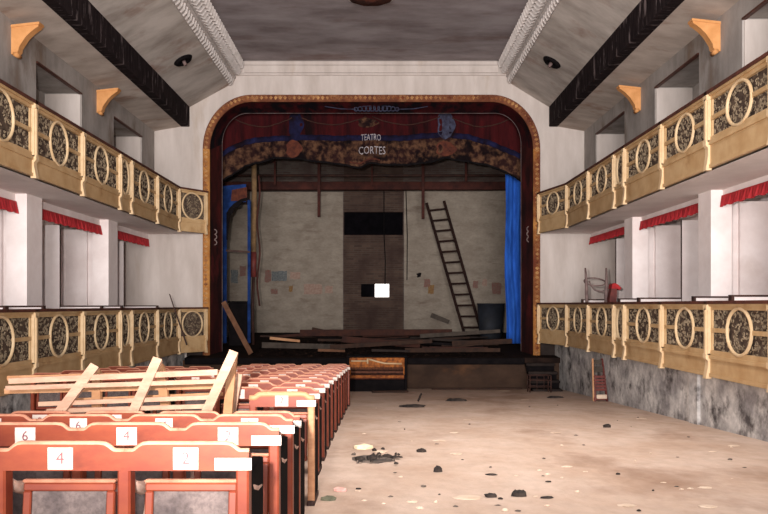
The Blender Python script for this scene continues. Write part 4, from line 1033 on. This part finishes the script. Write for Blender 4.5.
mb = MB(); p = at(418, 0, 15.6); mb.bar((p.x, 15.6, floor_z(15.6) + .03), (p.x + .08, 15.75, floor_z(15.6) + .17), .03, .03); tag(mb.build('upright_splinter', 'char'), 'splinter sticking up from the long dark rag', 'splinter')
blob(340, 491, .12, .1, .03, 'pinkpaper', 'pink_paper', 'crumpled pink paper at the foot of the aisle seats', 'paper')
blob(329, 500, .14, .1, .03, 'green', 'green_rag', 'dull green rag at the foot of the aisle seats', 'rag')
for px, py, w, lab in ((439, 441, .2, 'flat white paper on the open floor right of the burnt patch'), (455, 433, .16, 'pale paper beyond the flat white paper'), (467, 420, .14, 'small pale paper further up the floor'), (456, 454, .17, 'pale paper between the burnt patch and the open floor'), (468, 498, .28, 'wide pale paper at the bottom of the floor'), (412, 502, .1, 'pale scrap near the bottom left of the floor'), (567, 467, .12, 'pale scrap at the middle of the open floor'), (556, 433, .16, 'pale scrap before the right wall'), (641, 419, .2, 'white paper near the foot of the right wall'), (627, 506, .16, 'white paper at the bottom right of the floor'), (708, 507, .16, 'white paper near the bottom right corner'), (705, 488, .12, 'pale scrap right of centre on the near floor'), (734, 446, .16, 'pale paper beside the right wall near the frame edge'), (505, 391, .3, 'white rubbish at the foot of the stage front'), (525, 400, .2, 'pale scrap near the stage steps'), (712, 452, .1, 'tiny pale scrap by the right wall')):
    blob(px, py, w, w * .7, .012, 'paper', 'paper_scrap', lab, 'paper')
rr = random.Random(9)
for i in range(26):
    blob(375 + rr.gauss(0, 14), 459 + rr.gauss(0, 4), rr.uniform(.03, .07), rr.uniform(.03, .06), rr.uniform(.015, .04), rr.choice(['char', 'char', 'ash']), 'charred_crumb', 'small charred crumb in and around the burnt patch', 'crumb', 'charred crumbs of the burnt patch', i, 6)
rr = random.Random(21)
for i in range(75):
    px = rr.uniform(330, 760); py = rr.uniform(400, 512)
    rz = (CY - py) / F; Y = -1.25 / (rz + .05)
    xx = (px - CX) / F * Y
    if xx > 4.6 or xx < -.2: continue
    blob(px, py, rr.uniform(.02, .06), rr.uniform(.02, .05), rr.uniform(.006, .02), rr.choice(['paper', 'char', 'ash', 'paper']), 'floor_crumb', 'tiny crumb of rubble scattered on the open floor', 'crumb', 'crumbs on the open floor', i, 6)

# ------------------------------------------------------------------ light
def area(name, loc, rot, sx, sy, power, col=(1, 1, 1), spread=PI):
    l = bpy.data.lights.new(name, 'AREA'); l.shape = 'RECTANGLE'; l.size = sx; l.size_y = sy; l.energy = power; l.color = col; l.spread = spread
    o = bpy.data.objects.new(name, l); COL.objects.link(o); o.location = loc; o.rotation_euler = rot; return o
# added broad fill standing in for daylight from the unseen rear
area('rear_daylight_fill', (0, -22, 1.0), (PI / 2, 0, 0), 12, 7, 11000, (1.0, .95, .925))
# added overhead fill lamp over the near half of the hall
area('overhead_fill', (1.6, 8.5, 5.9), (math.radians(2), 0, 0), 2.4, 7, 220, (1.0, .93, .88), math.radians(90))
# added fill lamp above the stage, out of view behind the border
area('stage_fill', (0, 25.2, 7.9), (math.radians(12), 0, 0), 9, 3.5, 35, (1.0, .95, .9))
# photographer's flash
l = bpy.data.lights.new('camera_flash', 'SPOT'); l.energy = 6400; l.color = (1, .94, .9); l.spot_size = math.radians(84); l.spot_blend = 1.0; l.shadow_soft_size = .08
o = bpy.data.objects.new('camera_flash', l); COL.objects.link(o); o.location = (-.5, .05, .3)
d = Vector((.05, 1, .28)); o.rotation_euler = d.to_track_quat('-Z', 'Y').to_euler()

w = bpy.data.worlds.new('World'); scene.world = w; w.use_nodes = True
bg = w.node_tree.nodes['Background']; bg.inputs['Color'].default_value = (.95, .95, 1, 1); bg.inputs['Strength'].default_value = .9

# ------------------------------------------------------------------ camera
cam = bpy.data.cameras.new('Camera'); cam.sensor_width = 36; cam.lens = F / 768 * 36
cam.shift_x = (384 - CX) / 768; cam.shift_y = (CY - 257) / 768
cam.clip_start = .05; cam.clip_end = 200
co = bpy.data.objects.new('Camera', cam); COL.objects.link(co); co.location = (0, 0, 0); co.rotation_euler = (PI / 2, 0, 0)
scene.camera = co
scene.view_settings.view_transform = 'Standard'; scene.view_settings.look = 'None'; scene.view_settings.gamma = 1.0
scene.view_settings.exposure = 0.0; scene.view_settings.use_curve_mapping = False
